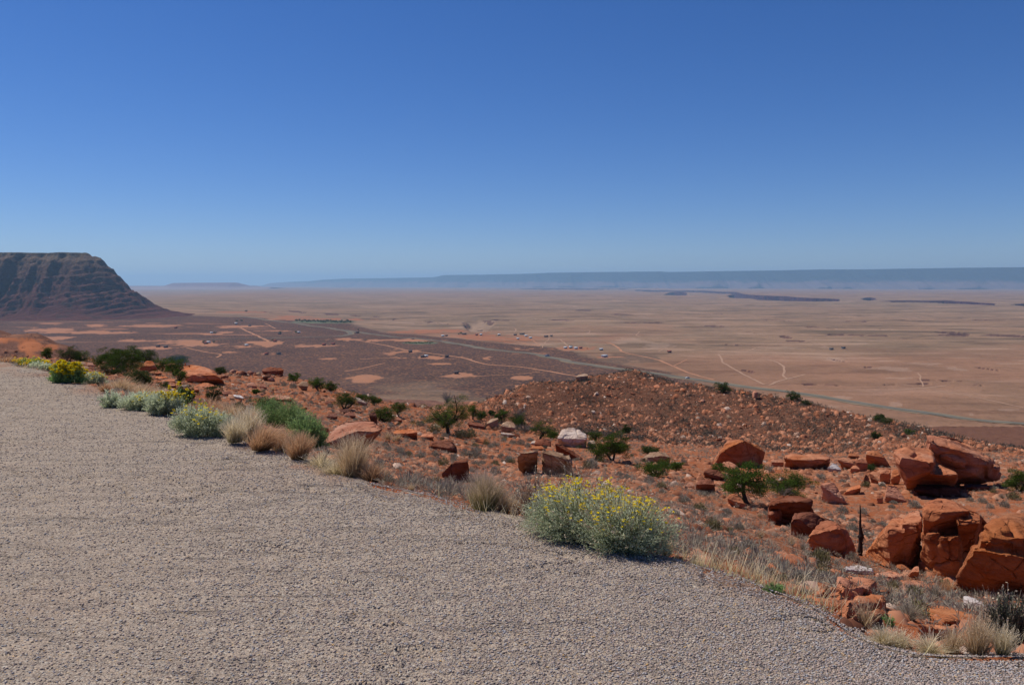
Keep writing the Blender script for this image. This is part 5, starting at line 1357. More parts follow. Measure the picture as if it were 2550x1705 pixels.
def spline3(P, k=4):
    P = np.array(P, float); E = np.vstack([2 * P[0] - P[1], P, 2 * P[-1] - P[-2]]); out = []
    for i in range(len(P) - 1):
        p0, p1, p2, p3 = E[i:i + 4]
        for t in np.linspace(0, 1, k + 1)[:-1]:
            out.append(0.5 * ((2 * p1) + (-p0 + p2) * t + (2 * p0 - 5 * p1 + 4 * p2 - p3) * t * t + (-p0 + 3 * p1 - 3 * p2 + p3) * t ** 3))
    out.append(P[-1]); return np.array(out)

JUN = "junipers growing on the rocky slope"
JL = [  # crop, x, base y, w, h, label, opts
    ('L5', 555, 262, 125, 128, "small conical juniper at the far left behind the yellow bushes", dict(cone=True, bare=0)),
    ('L5', 800, 290, 200, 155, "loose olive juniper right of the small conical one", dict(mat='jund', sparse=.25)),
    ('L5', 960, 292, 190, 105, "low round juniper left of the domed orange boulder group", dict()),
    ('L5', 1280, 330, 290, 190, "left crown of the wide juniper thicket at far left", dict(dens=1.3)),
    ('L5', 1490, 405, 330, 245, "largest juniper of the thicket with a dark bent trunk", dict(dens=1.4, trunk=.3)),
    ('L5', 1690, 300, 250, 120, "flat topped juniper behind the domed orange boulder", dict(mat='jund')),
    ('L5', 1320, 450, 300, 130, "dark olive shrub juniper below the thicket", dict(mat='jund', sparse=.3)),
    ('L5', 1630, 560, 270, 165, "low dark green juniper in front of the domed orange boulder", dict(mat='jund', dens=1.2)),
    ('L5', 1890, 395, 150, 145, "upright juniper between domed boulder and huge orange boulder", dict()),
    ('L5', 2035, 445, 210, 190, "dense juniper on the upper left of the huge orange boulder", dict(dens=1.3)),
    ('L5', 2115, 560, 140, 180, "narrow juniper at the lower left of the huge orange boulder", dict(dens=1.3)),
    ('L5', 1925, 625, 130, 90, "small juniper bush under the orange ledges", dict(mat='jund')),
    ('L5', 2140, 770, 190, 175, "dark juniper bush below the small white stone", dict(mat='jund')),
    ('L5', 2060, 295, 200, 60, "blackish juniper top peeping over the slope rim", dict(mat='jund')),
    ('F6', 1300, 357, 100, 88, "round juniper just right of the crest outcrop", dict(dens=1.3)),
    ('F6', 1540, 442, 135, 112, "round bright juniper on the rim past the hollow boulder", dict(dens=1.3)),
    ('F6', 1655, 447, 125, 85, "lower juniper touching the round one on the rim", dict()),
    ('F6', 1795, 615, 200, 155, "small forked juniper above the black shadowed rock", dict(trunk=.4, sparse=.1)),
    ('F6', 1965, 548, 100, 70, "low juniper beside the long pale ledge on the left", dict()),
    ('F6', 2080, 582, 130, 125, "upright juniper right of the long pale ledge", dict()),
    ('F6', 2185, 742, 200, 125, "broad low juniper right behind the tilted pink slab", dict(dens=1.3)),
    ('F6', 2325, 700, 130, 145, "upright juniper right of the broad low one", dict()),
    ('F6', 930, 468, 55, 45, "tiny green juniper seedling below the crest outcrop", dict()),
    ('F6', 520, 562, 120, 165, "dusty dark juniper in the dry grass left of centre", dict(mat='jund')),
    ('F6', 230, 575, 170, 150, "dark green bush behind the yellow flowers on the left", dict(mat='jund')),
    ('F6', 775, 645, 85, 90, "olive juniper sapling left of the bright green bush", dict(mat='jund')),
    ('F6', 1020, 610, 180, 85, "dark green top rising behind the bright green bush", dict()),
    ('F6', 580, 278, 100, 62, "small dark juniper right of the huge orange boulder", dict(mat='jund')),
    ('F1', 650, 705, 390, 400, "tall spreading juniper with bare upper twigs near the picture centre", dict(dens=1.0, trunk=.22, bare=.22, sparse=.05)),
    ('F1', 890, 562, 95, 155, "thin juniper touching the right side of the tall one", dict()),
    ('F1', 970, 568, 90, 85, "small bright juniper between the tall one and the half boulder", dict()),
    ('F1', 1170, 592, 120, 118, "bright green juniper behind the pale half boulder", dict(dens=1.3)),
    ('F1', 1315, 640, 190, 115, "low juniper right of the round pale boulder", dict()),
    ('F1', 1540, 752, 190, 165, "sprawling thin juniper above the round brown boulder", dict(bare=.3, sparse=.2)),
    ('F1', 1660, 752, 120, 65, "low juniper clump left of the cream white boulder", dict()),
    ('F1', 2075, 770, 130, 100, "small juniper touching the right of the cream white boulder", dict(sparse=.1)),
    ('F1', 2250, 975, 290, 285, "large dense juniper right of the cream white boulder", dict(dens=1.5, bare=.05)),
    ('F1', 2080, 960, 200, 180, "thinner half dead juniper leaning on the large dense one", dict(bare=.4, sparse=.2)),
    ('F2', 1500, 328, 260, 130, "wide low juniper in front of the tan boulder", dict()),
    ('F2', 1690, 280, 135, 92, "small round juniper right of the wide low one", dict(dens=1.2)),
    ('F2', 1440, 112, 150, 55, "dull green bush behind the tan boulder", dict(mat='jund')),
    ('F3', 715, 900, 460, 415, "umbrella shaped juniper with a clear dark curved trunk", dict(dens=1.2, trunk=.5, bare=.03)),
    ('F3', 1180, 822, 430, 215, "wide low juniper right of the umbrella shaped one", dict(dens=1.0, bare=.15)),
    ('F3', 400, 570, 120, 110, "small juniper left of the smooth rounded red rock", dict()),
    ('F3', 2090, 545, 110, 75, "grey green shrub under the jagged orange rock", dict(mat='jund', sparse=.3)),
    ('F4', 1975, 770, 300, 275, "rounded juniper on the right picture edge beyond the leaning slab", dict(dens=1.3)),
]
for i, (c, x, y, w, h, l, o) in enumerate(JL):
    px, py = cp(c, x, y); s = CROP[c][2]
    juniper(px, py, w / s, h / s, l, JUN, seed=i, **o)
KN = "shrubs growing on the rubble knoll"
for i, (c, x, y, w, h, l, o) in enumerate([
    ('C3', 2010, 1122, 115, 70, "largest dark shrub near the crest of the knoll", dict(mat='jund')),
    ('C3', 1205, 1482, 75, 85, "dark green bush at the foot of the knoll left side", dict(mat='jund')),
    ('C4', 400, 1122, 90, 65, "grey green crest bush on the right shoulder of the knoll", dict(mat='jund', sparse=.2)),
    ('C4', 500, 1155, 70, 35, "brownish low bush right of the crest bush", dict(mat='jund', sparse=.5)),
    ('C4', 1065, 1282, 75, 48, "green bush far down the right crest line", dict(mat='jund')),
    ('C4', 1130, 1305, 90, 50, "grey twiggy bush right of the far green bush", dict(mat='jund', sparse=.6)),
    ('C4', 1300, 1378, 80, 26, "flat green bush where the knoll meets the plain", dict()),
    ('C4', 1040, 1417, 65, 48, "single green bush on the right face of the knoll", dict(mat='jund')),
    ('C3', 80, 1315, 40, 30, "little dark bush at the left foot of the knoll", dict(mat='jund'))]):
    px, py = cp(c, x, y); s = CROP[c][2]
    juniper(px, py, w / s, h / s, l, KN, seed=200 + i, name="desert_shrub", cat="shrub", trunk=.2, ymin=55, **o)

# bare shrubs
def bare_shrub(px, py, w, h, label, seed, mat='twig', group="leafless shrubs on the slope"):
    p = hit(px, py); W = w / F * p.y; Hh = h / F * p.y; r = np.random.default_rng(seed); mb = MB()
    for k in range(26):
        a = r.uniform(0, 6.28); e = np.array([math.cos(a) * W * .5 * r.uniform(.3, 1), math.sin(a) * W * .4, Hh * r.uniform(.5, 1)])
        Q = spline3([np.zeros(3), e * .5 + r.normal(size=3) * .06 * W, e]); mb.add(*tube(Q, np.linspace(.014 * W, .005 * W, len(Q)), 4))
        for t in range(4):
            s = Q[r.integers(2, len(Q) - 1)]; e2 = s + (e - s) * .5 + r.normal(size=3) * .13 * W; e2[2] = max(e2[2], .05)
            mb.add(*tube(spline3([s, (s + e2) / 2 + r.normal(size=3) * .02 * W, e2], 2), np.linspace(.006 * W, .003 * W, 5), 3))
    o = obj("bare_shrub", mb.mesh("bare_shrub", M[mat]), None, p); tag(o, label, "shrub", group)
for i, (c, x, y, w, h, l) in enumerate([('F1', 1330, 560, 190, 130, "tangle of grey leafless branches above the round pale boulder"), ('F1', 1400, 690, 150, 90, "leafless grey shrub between round pale boulder and sprawling juniper"),
                                         ('F6', 1490, 745, 90, 100, "small dead shrub left of the tilted pink slab"), ('F1', 640, 400, 150, 120, "bare grey branches at the back of the tall juniper"),
                                         ('F3', 640, 760, 160, 200, "grey dead twigs under the umbrella juniper"), ('F3', 1130, 830, 200, 110, "bare twigs in front of the wide low juniper"), ('F6', 560, 250, 0, 0, "")]):
    if w: px, py = cp(c, x, y); s = CROP[c][2]; bare_shrub(px, py, w / s, h / s, l, 40 + i)

# burnt trunk
def dead_trunk():
    px, py = cp('F3', 1982, 1478); p = hit(px, py); k = p.y / F / 4.48
    mb = MB()
    P = np.array([[0, 0, -.05 / k * 1.0 if False else -20], [-2, 0, 120], [0, 0, 225], [-12, 0, 330], [-14, 0, 420], [-16, 0, 500], [-20, 0, 568]], float) * k
    Rr = np.array([29, 25, 27, 15, 10, 8, 4]) * k
    Q = spline3(P, 5); Rq = np.interp(np.linspace(0, 1, len(Q)), np.linspace(0, 1, len(Rr)), Rr)
    r = np.random.default_rng(3); Rq = Rq * (1 + .12 * r.normal(size=len(Q)))
    mb.add(*tube(Q, np.maximum(Rq, 1.5 * k), 9))
    for (z, dx, dz, rr_) in ((215, 34, 22, 9), (205, -34, 10, 9), (300, 14, 30, 5), (120, 30, 12, 8)):
        mb.add(*tube(spline3(np.array([[0, 0, z], [dx * .6, -4, z + dz * .3], [dx, -8, z + dz]], float) * k), np.linspace(rr_ * 1.4, rr_ * .4, 9) * k, 6))
    o = empty("dead_tree", p); tag(o, "charred dead trunk standing alone right of the flat topped boulder", "dead tree")
    obj("trunk", mb.mesh("trunk", M['deadwood']), o)
dead_trunk()
# ------------------------------------------------------------------ sage, grass and flowering bushes
def sage_mesh(k, n=420, dome=0.62, mat='sage', spiky=0.5):
    r = np.random.default_rng(700 + k)
    d = r.normal(size=(n, 3)); d[:, 2] = np.abs(d[:, 2]) * 0.9 + 0.05; d /= np.linalg.norm(d, axis=1)[:, None]
    rad = r.random(n) ** 0.45 * (0.42 + 0.08 * vnoise(d[:, 0] * 3, d[:, 1] * 3, d[:, 2] * 3, k))
    C = d * rad[:, None]; C[:, 2] *= dome / 0.5
    V, Q = leaves(C, 0.12 + 0.08 * r.random(n), 0.032 + 0.02 * r.random(n), d + np.array([0, 0, spiky]), r, 0.45)
    V[:, 2] = np.maximum(V[:, 2], 0)
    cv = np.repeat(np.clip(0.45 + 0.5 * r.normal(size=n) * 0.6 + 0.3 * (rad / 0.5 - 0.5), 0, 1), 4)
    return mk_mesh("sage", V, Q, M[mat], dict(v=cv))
def grass_mesh(name, n, R0, Hh, spread, mat, seed, width=0.006, seeds=0, lean=(0, 0)):
    """a tuft of curved blades"""
    r = np.random.default_rng(seed)
    a = r.uniform(0, 6.283, n); q = r.random(n) ** 0.7
    tilt = q * min(1.35, 0.35 + 0.9 * spread)
    ln = r.uniform(0.12, 1.1, n) ** 0.75
    tx = np.cos(a) * np.sin(tilt) * Hh * spread * ln + lean[0] * Hh * ln; ty = np.sin(a) * np.sin(tilt) * Hh * spread * ln + lean[1] * Hh * ln
    tz = np.cos(tilt) ** 0.8 * Hh * ln
    bx = np.cos(a) * q * R0 * r.uniform(0.3, 1.3, n); by = np.sin(a) * q * R0 * r.uniform(0.3, 1.3, n)
    ts = np.array([0, 0.33, 0.68, 1.0]); V = []
    side = r.uniform(0, 6.283, n); sx, sy = np.cos(side), np.sin(side)
    jx, jy = r.normal(size=n) * 0.06 * Hh, r.normal(size=n) * 0.06 * Hh
    for t in ts:
        k = t ** 1.35
        x = bx + tx * k + jx * math.sin(3.1 * t); y = by + ty * k + jy * math.sin(3.1 * t); z = tz * (1.25 * t - 0.25 * t * t)
        w = width * (1 - 0.7 * t) * r.uniform(0.7, 1.3, n)
        V.append(np.stack([x - sx * w, y - sy * w, z], 1)); V.append(np.stack([x + sx * w, y + sy * w, z], 1))
    V = np.stack(V, 1).reshape(-1, 3)
    b = (np.arange(n) * 8)[:, None]
    Q = np.concatenate([b + np.array([[2 * i, 2 * i + 1, 2 * i + 3, 2 * i + 2]]) for i in range(3)], 0)
    h = np.tile(np.repeat(ts, 2), n); v = np.repeat(r.random(n), 8)
    if seeds:
        tips = V.reshape(n, 8, 3)[:, 6]; k = r.integers(0, n, seeds)
        C = tips[k] - np.array([0, 0, 1]) * (r.random(seeds) * 0.18 * Hh)[:, None]
        V2, Q2 = leaves(C, width * 5, width * 2.6, np.tile([0, 0, 1.0], (seeds, 1)), r, 0.6)
        Q = np.vstack([Q, Q2 + len(V)]); V = np.vstack([V, V2]); h = np.r_[h, np.ones(len(V2))]; v = np.r_[v, np.repeat(0.6 + 0.4 * r.random(seeds), 4)]
    V[:, 2] = np.maximum(V[:, 2], -0.02)
    return mk_mesh(name, V, Q, M[mat], dict(h=h, v=v))

SG = [sage_mesh(k, 420, [0.6, 0.5, 0.7][k % 3]) for k in range(4)] + [sage_mesh(10, 420, 0.6, 'olive', 0.9), sage_mesh(11, 380, 0.75, 'olive', 1.2)]
GT = [grass_mesh("tuft", 240, 0.16, 0.62, 0.75, 'greytuft', 31, 0.012), grass_mesh("tuft", 220, 0.14, 0.7, 0.6, 'straw', 32, 0.011)]
rg = random.Random(77)
SAGES = [  # crop, x, base y, w, kind 0 grey 1 olive 2 tuft
    ('F1', 185, 910, 125, 0), ('F1', 315, 820, 90, 0), ('F1', 380, 940, 110, 0), ('F1', 355, 1088, 85, 0), ('F1', 495, 1080, 80, 0), ('F1', 170, 1055, 70, 0), ('F1', 295, 1050, 60, 0), ('F1', 600, 1010, 130, 1),
    ('F1', 820, 920, 130, 0), ('F1', 905, 935, 140, 0), ('F1', 935, 880, 100, 0), ('F1', 915, 1015, 110, 0), ('F1', 985, 1000, 80, 0), ('F1', 1105, 1108, 140, 0), ('F1', 1165, 940, 90, 0), ('F1', 1235, 975, 95, 0),
    ('F1', 1105, 1020, 110, 1), ('F1', 1020, 815, 90, 1), ('F1', 1110, 820, 90, 0), ('F1', 1190, 775, 60, 0), ('F1', 1355, 808, 90, 0), ('F1', 1425, 830, 80, 0), ('F1', 1590, 840, 70, 0), ('F1', 820, 800, 60, 2),
    ('F1', 890, 785, 50, 2), ('F1', 385, 628, 100, 0), ('F1', 90, 640, 80, 0), ('F1', 60, 1170, 150, 0), ('F1', 180, 1190, 100, 0), ('F1', 530, 1190, 130, 1), ('F1', 640, 1195, 110, 0), ('F1', 575, 1240, 110, 2),
    ('F1', 800, 1170, 190, 0), ('F1', 290, 1255, 120, 2), ('F1', 560, 1305, 60, 0), ('F1', 740, 1280, 120, 0), ('F1', 1220, 1200, 80, 0), ('F1', 1330, 1215, 70, 0), ('F1', 1440, 1160, 110, 2), ('F1', 1270, 1060, 60, 2),
    ('F1', 2040, 1030, 130, 0), ('F1', 1245, 862, 50, 2), ('F1', 1020, 1135, 60, 2), ('F1', 860, 740, 150, 1), ('F1', 760, 740, 160, 1), ('F1', 510, 690, 150, 1), ('F1', 400, 775, 70, 0), ('F1', 250, 780, 50, 0),
    ('F2', 65, 190, 90, 0), ('F2', 875, 245, 140, 0), ('F2', 1145, 335, 80, 0), ('F2', 1315, 250, 60, 0), ('F2', 1560, 495, 90, 0), ('F2', 1550, 445, 120, 1), ('F2', 1440, 395, 120, 0), ('F2', 1215, 365, 110, 0),
    ('F2', 1495, 580, 80, 0), ('F2', 1680, 715, 130, 0), ('F2', 1610, 640, 70, 0), ('F2', 1770, 590, 130, 0), ('F2', 1920, 680, 170, 1), ('F2', 1950, 520, 90, 0), ('F2', 2190, 700, 110, 0), ('F2', 2155, 735, 90, 0),
    ('F2', 2060, 870, 210, 1), ('F2', 2310, 850, 110, 0), ('F2', 2220, 860, 80, 1), ('F2', 1750, 860, 130, 0), ('F2', 1900, 980, 120, 0), ('F2', 2180, 1050, 100, 0), ('F2', 1780, 1090, 130, 0), ('F2', 1640, 960, 90, 2),
    ('F2', 2100, 1030, 120, 2), ('F2', 2250, 1110, 160, 1), ('F2', 1770, 760, 90, 0), ('F2', 2240, 930, 100, 0), ('F2', 1350, 470, 90, 0),
    ('F3', 260, 820, 90, 0), ('F3', 180, 1010, 170, 1), ('F3', 495, 1030, 110, 0), ('F3', 455, 1070, 90, 0), ('F3', 440, 1120, 60, 0), ('F3', 330, 1215, 220, 1), ('F3', 630, 1195, 130, 0), ('F3', 525, 1215, 70, 1),
    ('F3', 160, 1390, 130, 0), ('F3', 700, 1450, 230, 0), ('F3', 870, 1470, 140, 2), ('F3', 500, 1420, 110, 0), ('F3', 1215, 1370, 160, 2), ('F3', 1130, 1220, 90, 2), ('F3', 560, 1290, 110, 0), ('F3', 870, 1290, 150, 2),
    ('F3', 1540, 640, 130, 0), ('F3', 1780, 670, 80, 0), ('F3', 1450, 730, 60, 0), ('F3', 1780, 1010, 150, 0), ('F3', 1620, 1040, 110, 0), ('F3', 1890, 1200, 130, 0), ('F3', 1910, 1110, 90, 0), ('F3', 2060, 1280, 110, 0),
    ('F3', 2190, 1160, 60, 0), ('F3', 1520, 1568, 260, 1), ('F3', 2120, 1110, 60, 0), ('F3', 1770, 1090, 110, 0), ('F3', 860, 1060, 90, 2), ('F3', 960, 550, 120, 0), ('F3', 1570, 520, 90, 0), ('F3', 60, 880, 80, 0),
    ('F4', 290, 540, 120, 1), ('F4', 250, 720, 120, 1), ('F4', 430, 720, 100, 0), ('F4', 790, 950, 150, 0), ('F4', 540, 960, 90, 0), ('F4', 560, 910, 90, 0), ('F4', 430, 1170, 120, 0), ('F4', 250, 1290, 110, 0),
    ('F4', 430, 1290, 100, 0), ('F4', 120, 1210, 90, 0), ('F4', 100, 1110, 80, 0), ('F4', 1415, 880, 90, 0), ('F4', 1550, 895, 110, 0), ('F4', 1800, 950, 120, 0), ('F4', 1640, 960, 90, 0), ('F4', 1900, 860, 180, 1),
    ('F5', 470, 330, 210, 0), ('F5', 320, 320, 130, 1), ('F5', 660, 280, 170, 1), ('F5', 650, 180, 190, 1), ('F5', 150, 260, 180, 0), ('F5', 60, 60, 130, 0), ('F5', 270, 410, 170, 1), ('F5', 520, 430, 110, 0),
    ('F5', 60, 200, 120, 0), ('F5', 1330, 590, 120, 0), ('F5', 1460, 620, 200, 1), ('F5', 1250, 400, 120, 1), ('F5', 1430, 440, 150, 1), ('F5', 1600, 460, 180, 2), ('F5', 940, 420, 90, 0), ('F5', 1680, 380, 120, 1),
    ('F6', 860, 555, 80, 0), ('F6', 1530, 605, 60, 0), ('F6', 1580, 545, 45, 1), ('F6', 1460, 565, 60, 0), ('F6', 1340, 650, 60, 0), ('F6', 2330, 1070, 110, 0), ('F6', 2100, 960, 60, 0), ('F6', 2210, 930, 140, 2),
    ('F6', 2310, 930, 110, 2), ('F6', 2200, 740, 80, 0), ('F6', 2120, 1190, 130, 0), ('F6', 2320, 1190, 90, 0), ('F6', 2310, 1240, 100, 0), ('F6', 1290, 415, 90, 0), ('F6', 1200, 395, 70, 0), ('F6', 1090, 440, 60, 2)]
KN_ = {0: "rounded grey sagebrush", 1: "olive tinged desert shrub", 2: "dry grey grass tuft"}
def place_sage(px, py, w, kind, r, ymin=None):
    p = hit(px, py, ymin)
    if p.z > -0.02 or p.y > 130: return None
    s = w / F * p.y
    if kind == 2: me = GT[r.randrange(2)]; s *= 1.1
    else: me = SG[r.randrange(4)] if kind == 0 else SG[4 + r.randrange(2)]
    nm = ["sagebrush", "desert_shrub", "grass_tuft"][kind]
    o = obj(nm, me, None, p + Vector((0, 0, -0.02 * s)))
    o.scale = (s * r.uniform(.95, 1.1), s * r.uniform(.9, 1.1), s * r.uniform(.85, 1.15)); o.rotation_euler = (0, 0, r.uniform(0, 6.28))
    szw = "tiny" if s < 0.22 else ("small" if s < 0.4 else ("middling" if s < 0.65 else "big"))
    base = f"{szw} {KN_[kind]} {where(px, py)}"
    tag(o, uniq([base, *alt_labels(base, px, py)]), ["shrub", "shrub", "grass"][kind], ["grey sagebrush on the red slope", "olive shrubs on the red slope", "dry tufts on the red slope"][kind])
    return o
cnt = 0
for (c, x, y, w, k) in SAGES:
    px, py = cp(c, x, y); place_sage(px, py, w / CROP[c][2], k, rg)
n = 0; tries = 0
while n < 150 and tries < 3000:
    tries += 1
    px = rg.uniform(420, 2550)
    a = np.interp(px, [420, 700, 1000, 1300, 1700, 2550], [965, 960, 1030, 1090, 1145, 1175]); b = np.interp(px, [420, 950, 1300, 1700, 2100, 2550], [1010, 1195, 1250, 1370, 1500, 1560])
    py = a + (b - a) * rg.random()
    if any(t[0] + 3 < px < t[1] - 3 and t[2] + 6 < py < t[3] + 1 for t in TAKEN): continue
    if 1290 < px < 1680 and py > 1180: continue
    if place_sage(px, py, rg.uniform(9, 24) * (0.7 + (py - 950) / 500), rg.choices([0, 1, 2], [6, 1, 2])[0], rg): n += 1

# the countless small tufts between them: one mesh
def small_tufts(name, label, n, u0, u1, y0, y1, size, cols, seed, dens_seed, nb=14, grow=0.0):
    r = np.random.default_rng(seed)
    u = r.uniform(u0, u1, n); v = r.uniform(math.log(y0), math.log(y1), n); y = np.exp(v); x = u * y
    px, _ = proj(x, y, H(x, y, False))
    k = (v > edge_v(u) + 0.02) & (r.random(n) < np.clip(0.55 + 1.3 * fbm2(x, y, 4.5, 3, dens_seed), 0.05, 1))
    x, y = x[k], y[k]; n = len(x); z = H(x, y)
    s = size * r.uniform(0.5, 1.5, n) * (1 + grow * y)
    d = r.normal(size=(n, nb, 3)); d[..., 2] = np.abs(d[..., 2]) + 0.25; d /= np.linalg.norm(d, axis=2)[..., None]
    C = d * (0.35 * s[:, None] * r.random((n, nb)))[..., None] + np.stack([x, y, z], 1)[:, None]
    sz = np.repeat(s, nb)
    V, Q = leaves(C.reshape(-1, 3), sz * 0.36, np.maximum(sz * 0.045, 0.9 / F * np.repeat(y, nb)), d.reshape(-1, 3), r, 0.35)
    h = np.tile([0.2, 0.6, 1, 0.6], len(C.reshape(-1, 3)))
    me = mk_mesh(name, V, Q, M[cols], dict(h=h, v=np.repeat(np.repeat(r.random(n), nb) * 0.7 + 0.3 * r.random(n * nb), 4)))
    tag(obj(name, me), label, "ground cover", kind="stuff")
small_tufts("dry_ground_cover", "countless low grey and straw tufts on the red slope", 24000, -0.72, 0.72, 3.4, 72, 0.13, 'greytuft', 9, 14, 18, 0.012)
small_tufts("grey_ground_cover", "countless small grey shrubs dotting the slope", 8000, -0.72, 0.72, 6, 80, 0.15, 'sage', 19, 15, 24, 0.010)
small_tufts("knoll_scrub", "tiny dark scrub dotting the rubble knoll", 16000, -0.05, 0.75, 60, 124, 0.66, 'knollscrub', 29, 16, 12)
small_tufts("rim_scrub", "dark scrub on the drop beyond the slope rim", 6000, -0.72, 0.03, 82, 260, 0.6, 'knollscrub', 39, 17, 6)

def bush(px, py, w, h, label, seed, leaf='silver', nst=160, nleaf=26, flowers=0, fpos=(0.72, 1.0), fcol='flower', seeds=0, lsz=0.03, green=0.0, dome=1.0, wild=0.12, group="wild bushes along the gravel edge", name="flowering_bush", tilt=0.0, fsz=0.02, skew=0.0, back=0.25):
    """stems radiating from the base, leaves along them, heads at the tips"""
    p = hit(px, py); Y = p.y; W = w / F * Y; Hh = h / F * Y
    r = np.random.default_rng(seed); root = empty(name, (p.x, p.y + back * W * 0.5, p.z - 0.01))
    tag(root, label, "bush", group)
    a = r.uniform(0, 6.283, nst); el = np.arccos(np.clip(r.random(nst) ** 1.15, 0, 1)) * 0.99
    ln = r.uniform(1 - wild * 2.0, 1 + wild, nst)
    ex = np.cos(a) * np.sin(el) * W * .58 * ln; ey = np.sin(a) * np.sin(el) * W * .38 * ln; ez = (np.cos(el) ** 0.6) * Hh * ln * dome
    ez = np.maximum(ez, 0.06 * Hh) + tilt * ex
    E = np.stack([ex, ey, ez], 1); B0 = np.stack([ex * .55, ey * .5, ex * 0], 1) * r.uniform(.5, 1, (nst, 1))
    mid = (B0 + E) / 2 + np.array([0, 0, .10]) * Hh + r.normal(size=(nst, 3)) * .05 * W
    tt = r.random((nst, nleaf)) ** 0.55
    q = lambda t: ((1 - t) ** 2)[..., None] * B0[:, None] + (2 * t * (1 - t))[..., None] * mid[:, None] + (t ** 2)[..., None] * E[:, None]
    C = q(tt) + r.normal(size=(nst, nleaf, 3)) * 0.028 * W
    D = (E - B0)[:, None] + np.zeros((nst, nleaf, 3)); D /= np.linalg.norm(D, axis=2)[..., None] + 1e-9
    C = C.reshape(-1, 3); C[:, 2] = np.maximum(C[:, 2], 0.005); D = D.reshape(-1, 3)
    V, Q = leaves(C, lsz * r.uniform(.6, 1.4, len(C)), lsz * 0.30, D, r, 0.55)
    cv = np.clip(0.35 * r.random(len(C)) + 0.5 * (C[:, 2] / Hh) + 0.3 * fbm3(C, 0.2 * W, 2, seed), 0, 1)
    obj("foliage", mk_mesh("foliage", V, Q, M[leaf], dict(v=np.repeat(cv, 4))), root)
    ts = np.linspace(0, 1, 5); P = q(np.tile(ts, (nst, 1)))
    sw = max(0.0022, 0.05 * lsz); sx = np.cos(a * 3)[:, None] * sw; sy = np.sin(a * 3)[:, None] * sw
    o1 = P.copy(); o2 = P.copy(); o1[..., 0] += sx; o1[..., 1] += sy; o2[..., 0] -= sx; o2[..., 1] -= sy
    VV = np.stack([o1, o2], 2).reshape(nst, 10, 3); b = (np.arange(nst) * 10)[:, None]
    QQ = np.concatenate([b + np.array([[2 * i, 2 * i + 1, 2 * i + 3, 2 * i + 2]]) for i in range(4)], 0)
    obj("stems", mk_mesh("stems", VV.reshape(-1, 3), QQ, M['stem'] if leaf != 'russet' else M['twig']), root)
    if flowers:
        # yellow heads: a small disc of five petals each, on the upper stems
        k = r.integers(0, nst, flowers * 4); hz = E[k, 2] / Hh
        sel = (r.random(len(k)) < smooth(fpos[0], fpos[1], hz)) & (r.random(len(k)) < np.clip(0.6 + 1.4 * fbm3(E[k], 0.28 * W, 2, seed + 5) + skew * E[k, 0] / W, 0, 1)); k = k[sel][:flowers]
        C = E[k] + r.normal(size=(len(k), 3)) * .022 * W + np.array([0, 0, .02 * Hh])
        L = []
        for j in range(5):
            an = j * 1.2566 + r.random(len(k)) * 0.5
            D = np.stack([np.cos(an), np.sin(an), np.full(len(k), 0.35)], 1)
            V2, Q2 = leaves(C, fsz, fsz * 0.9, D, r, 0.15); L.append(V2)
        V2 = np.vstack(L); Q2 = np.arange(len(V2)).reshape(-1, 4)
        obj("flowers", mk_mesh("flowers", V2, Q2, M[fcol], dict(v=np.repeat(r.random(len(V2) // 4), 4))), root)
    if seeds:
        k = r.integers(0, nst, seeds); t = r.uniform(1.0, 1.28, seeds)[:, None]
        C = E[k] * t; C[:, 2] = np.maximum(C[:, 2], .02)
        V2, Q2 = leaves(C, 0.014, 0.010, np.tile([0, 0, 1.0], (seeds, 1)), r, 0.9)
        # thin stalks to the seed heads
        S0 = E[k] * .8; off = np.stack([np.full(seeds, .0011), np.zeros(seeds), np.zeros(seeds)], 1)
        V3 = np.stack([S0 - off, S0 + off, C + off, C - off], 1).reshape(-1, 3)
        VV = np.vstack([V2, V3]); QQ = np.arange(len(VV)).reshape(-1, 4)
        obj("seed_heads", mk_mesh("seed_heads", VV, QQ, M['seed'], dict(v=np.repeat(r.random(len(VV) // 4), 4))), root)
    return root
def bu(c, x, y, w, h, *a, **k):
    px, py = cp(c, x, y); s = CROP[c][2]; return bush(px, py, w / s, h / s, *a, **k)
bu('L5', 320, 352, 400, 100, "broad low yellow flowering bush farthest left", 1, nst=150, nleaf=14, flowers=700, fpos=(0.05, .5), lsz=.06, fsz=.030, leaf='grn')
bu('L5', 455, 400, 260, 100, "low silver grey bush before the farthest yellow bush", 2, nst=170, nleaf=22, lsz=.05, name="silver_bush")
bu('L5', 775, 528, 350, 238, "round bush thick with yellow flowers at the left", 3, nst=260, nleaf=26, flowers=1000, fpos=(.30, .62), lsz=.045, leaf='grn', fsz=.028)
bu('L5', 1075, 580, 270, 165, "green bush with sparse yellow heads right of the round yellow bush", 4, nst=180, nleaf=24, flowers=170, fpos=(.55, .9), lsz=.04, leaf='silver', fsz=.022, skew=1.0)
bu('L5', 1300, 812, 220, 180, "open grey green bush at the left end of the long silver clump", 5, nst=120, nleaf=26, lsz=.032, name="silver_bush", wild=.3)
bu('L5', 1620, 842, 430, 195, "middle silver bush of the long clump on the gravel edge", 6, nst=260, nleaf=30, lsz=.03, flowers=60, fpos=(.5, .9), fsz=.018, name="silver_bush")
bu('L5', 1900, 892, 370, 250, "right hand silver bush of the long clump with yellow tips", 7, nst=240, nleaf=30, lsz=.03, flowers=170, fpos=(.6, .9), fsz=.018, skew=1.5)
bu('L5', 2010, 850, 260, 240, "straggling yellow flowered stalks behind the long silver clump", 8, nst=70, nleaf=12, lsz=.03, flowers=150, fpos=(.5, .9), fsz=.018, leaf='grn', wild=.3, back=1.6)
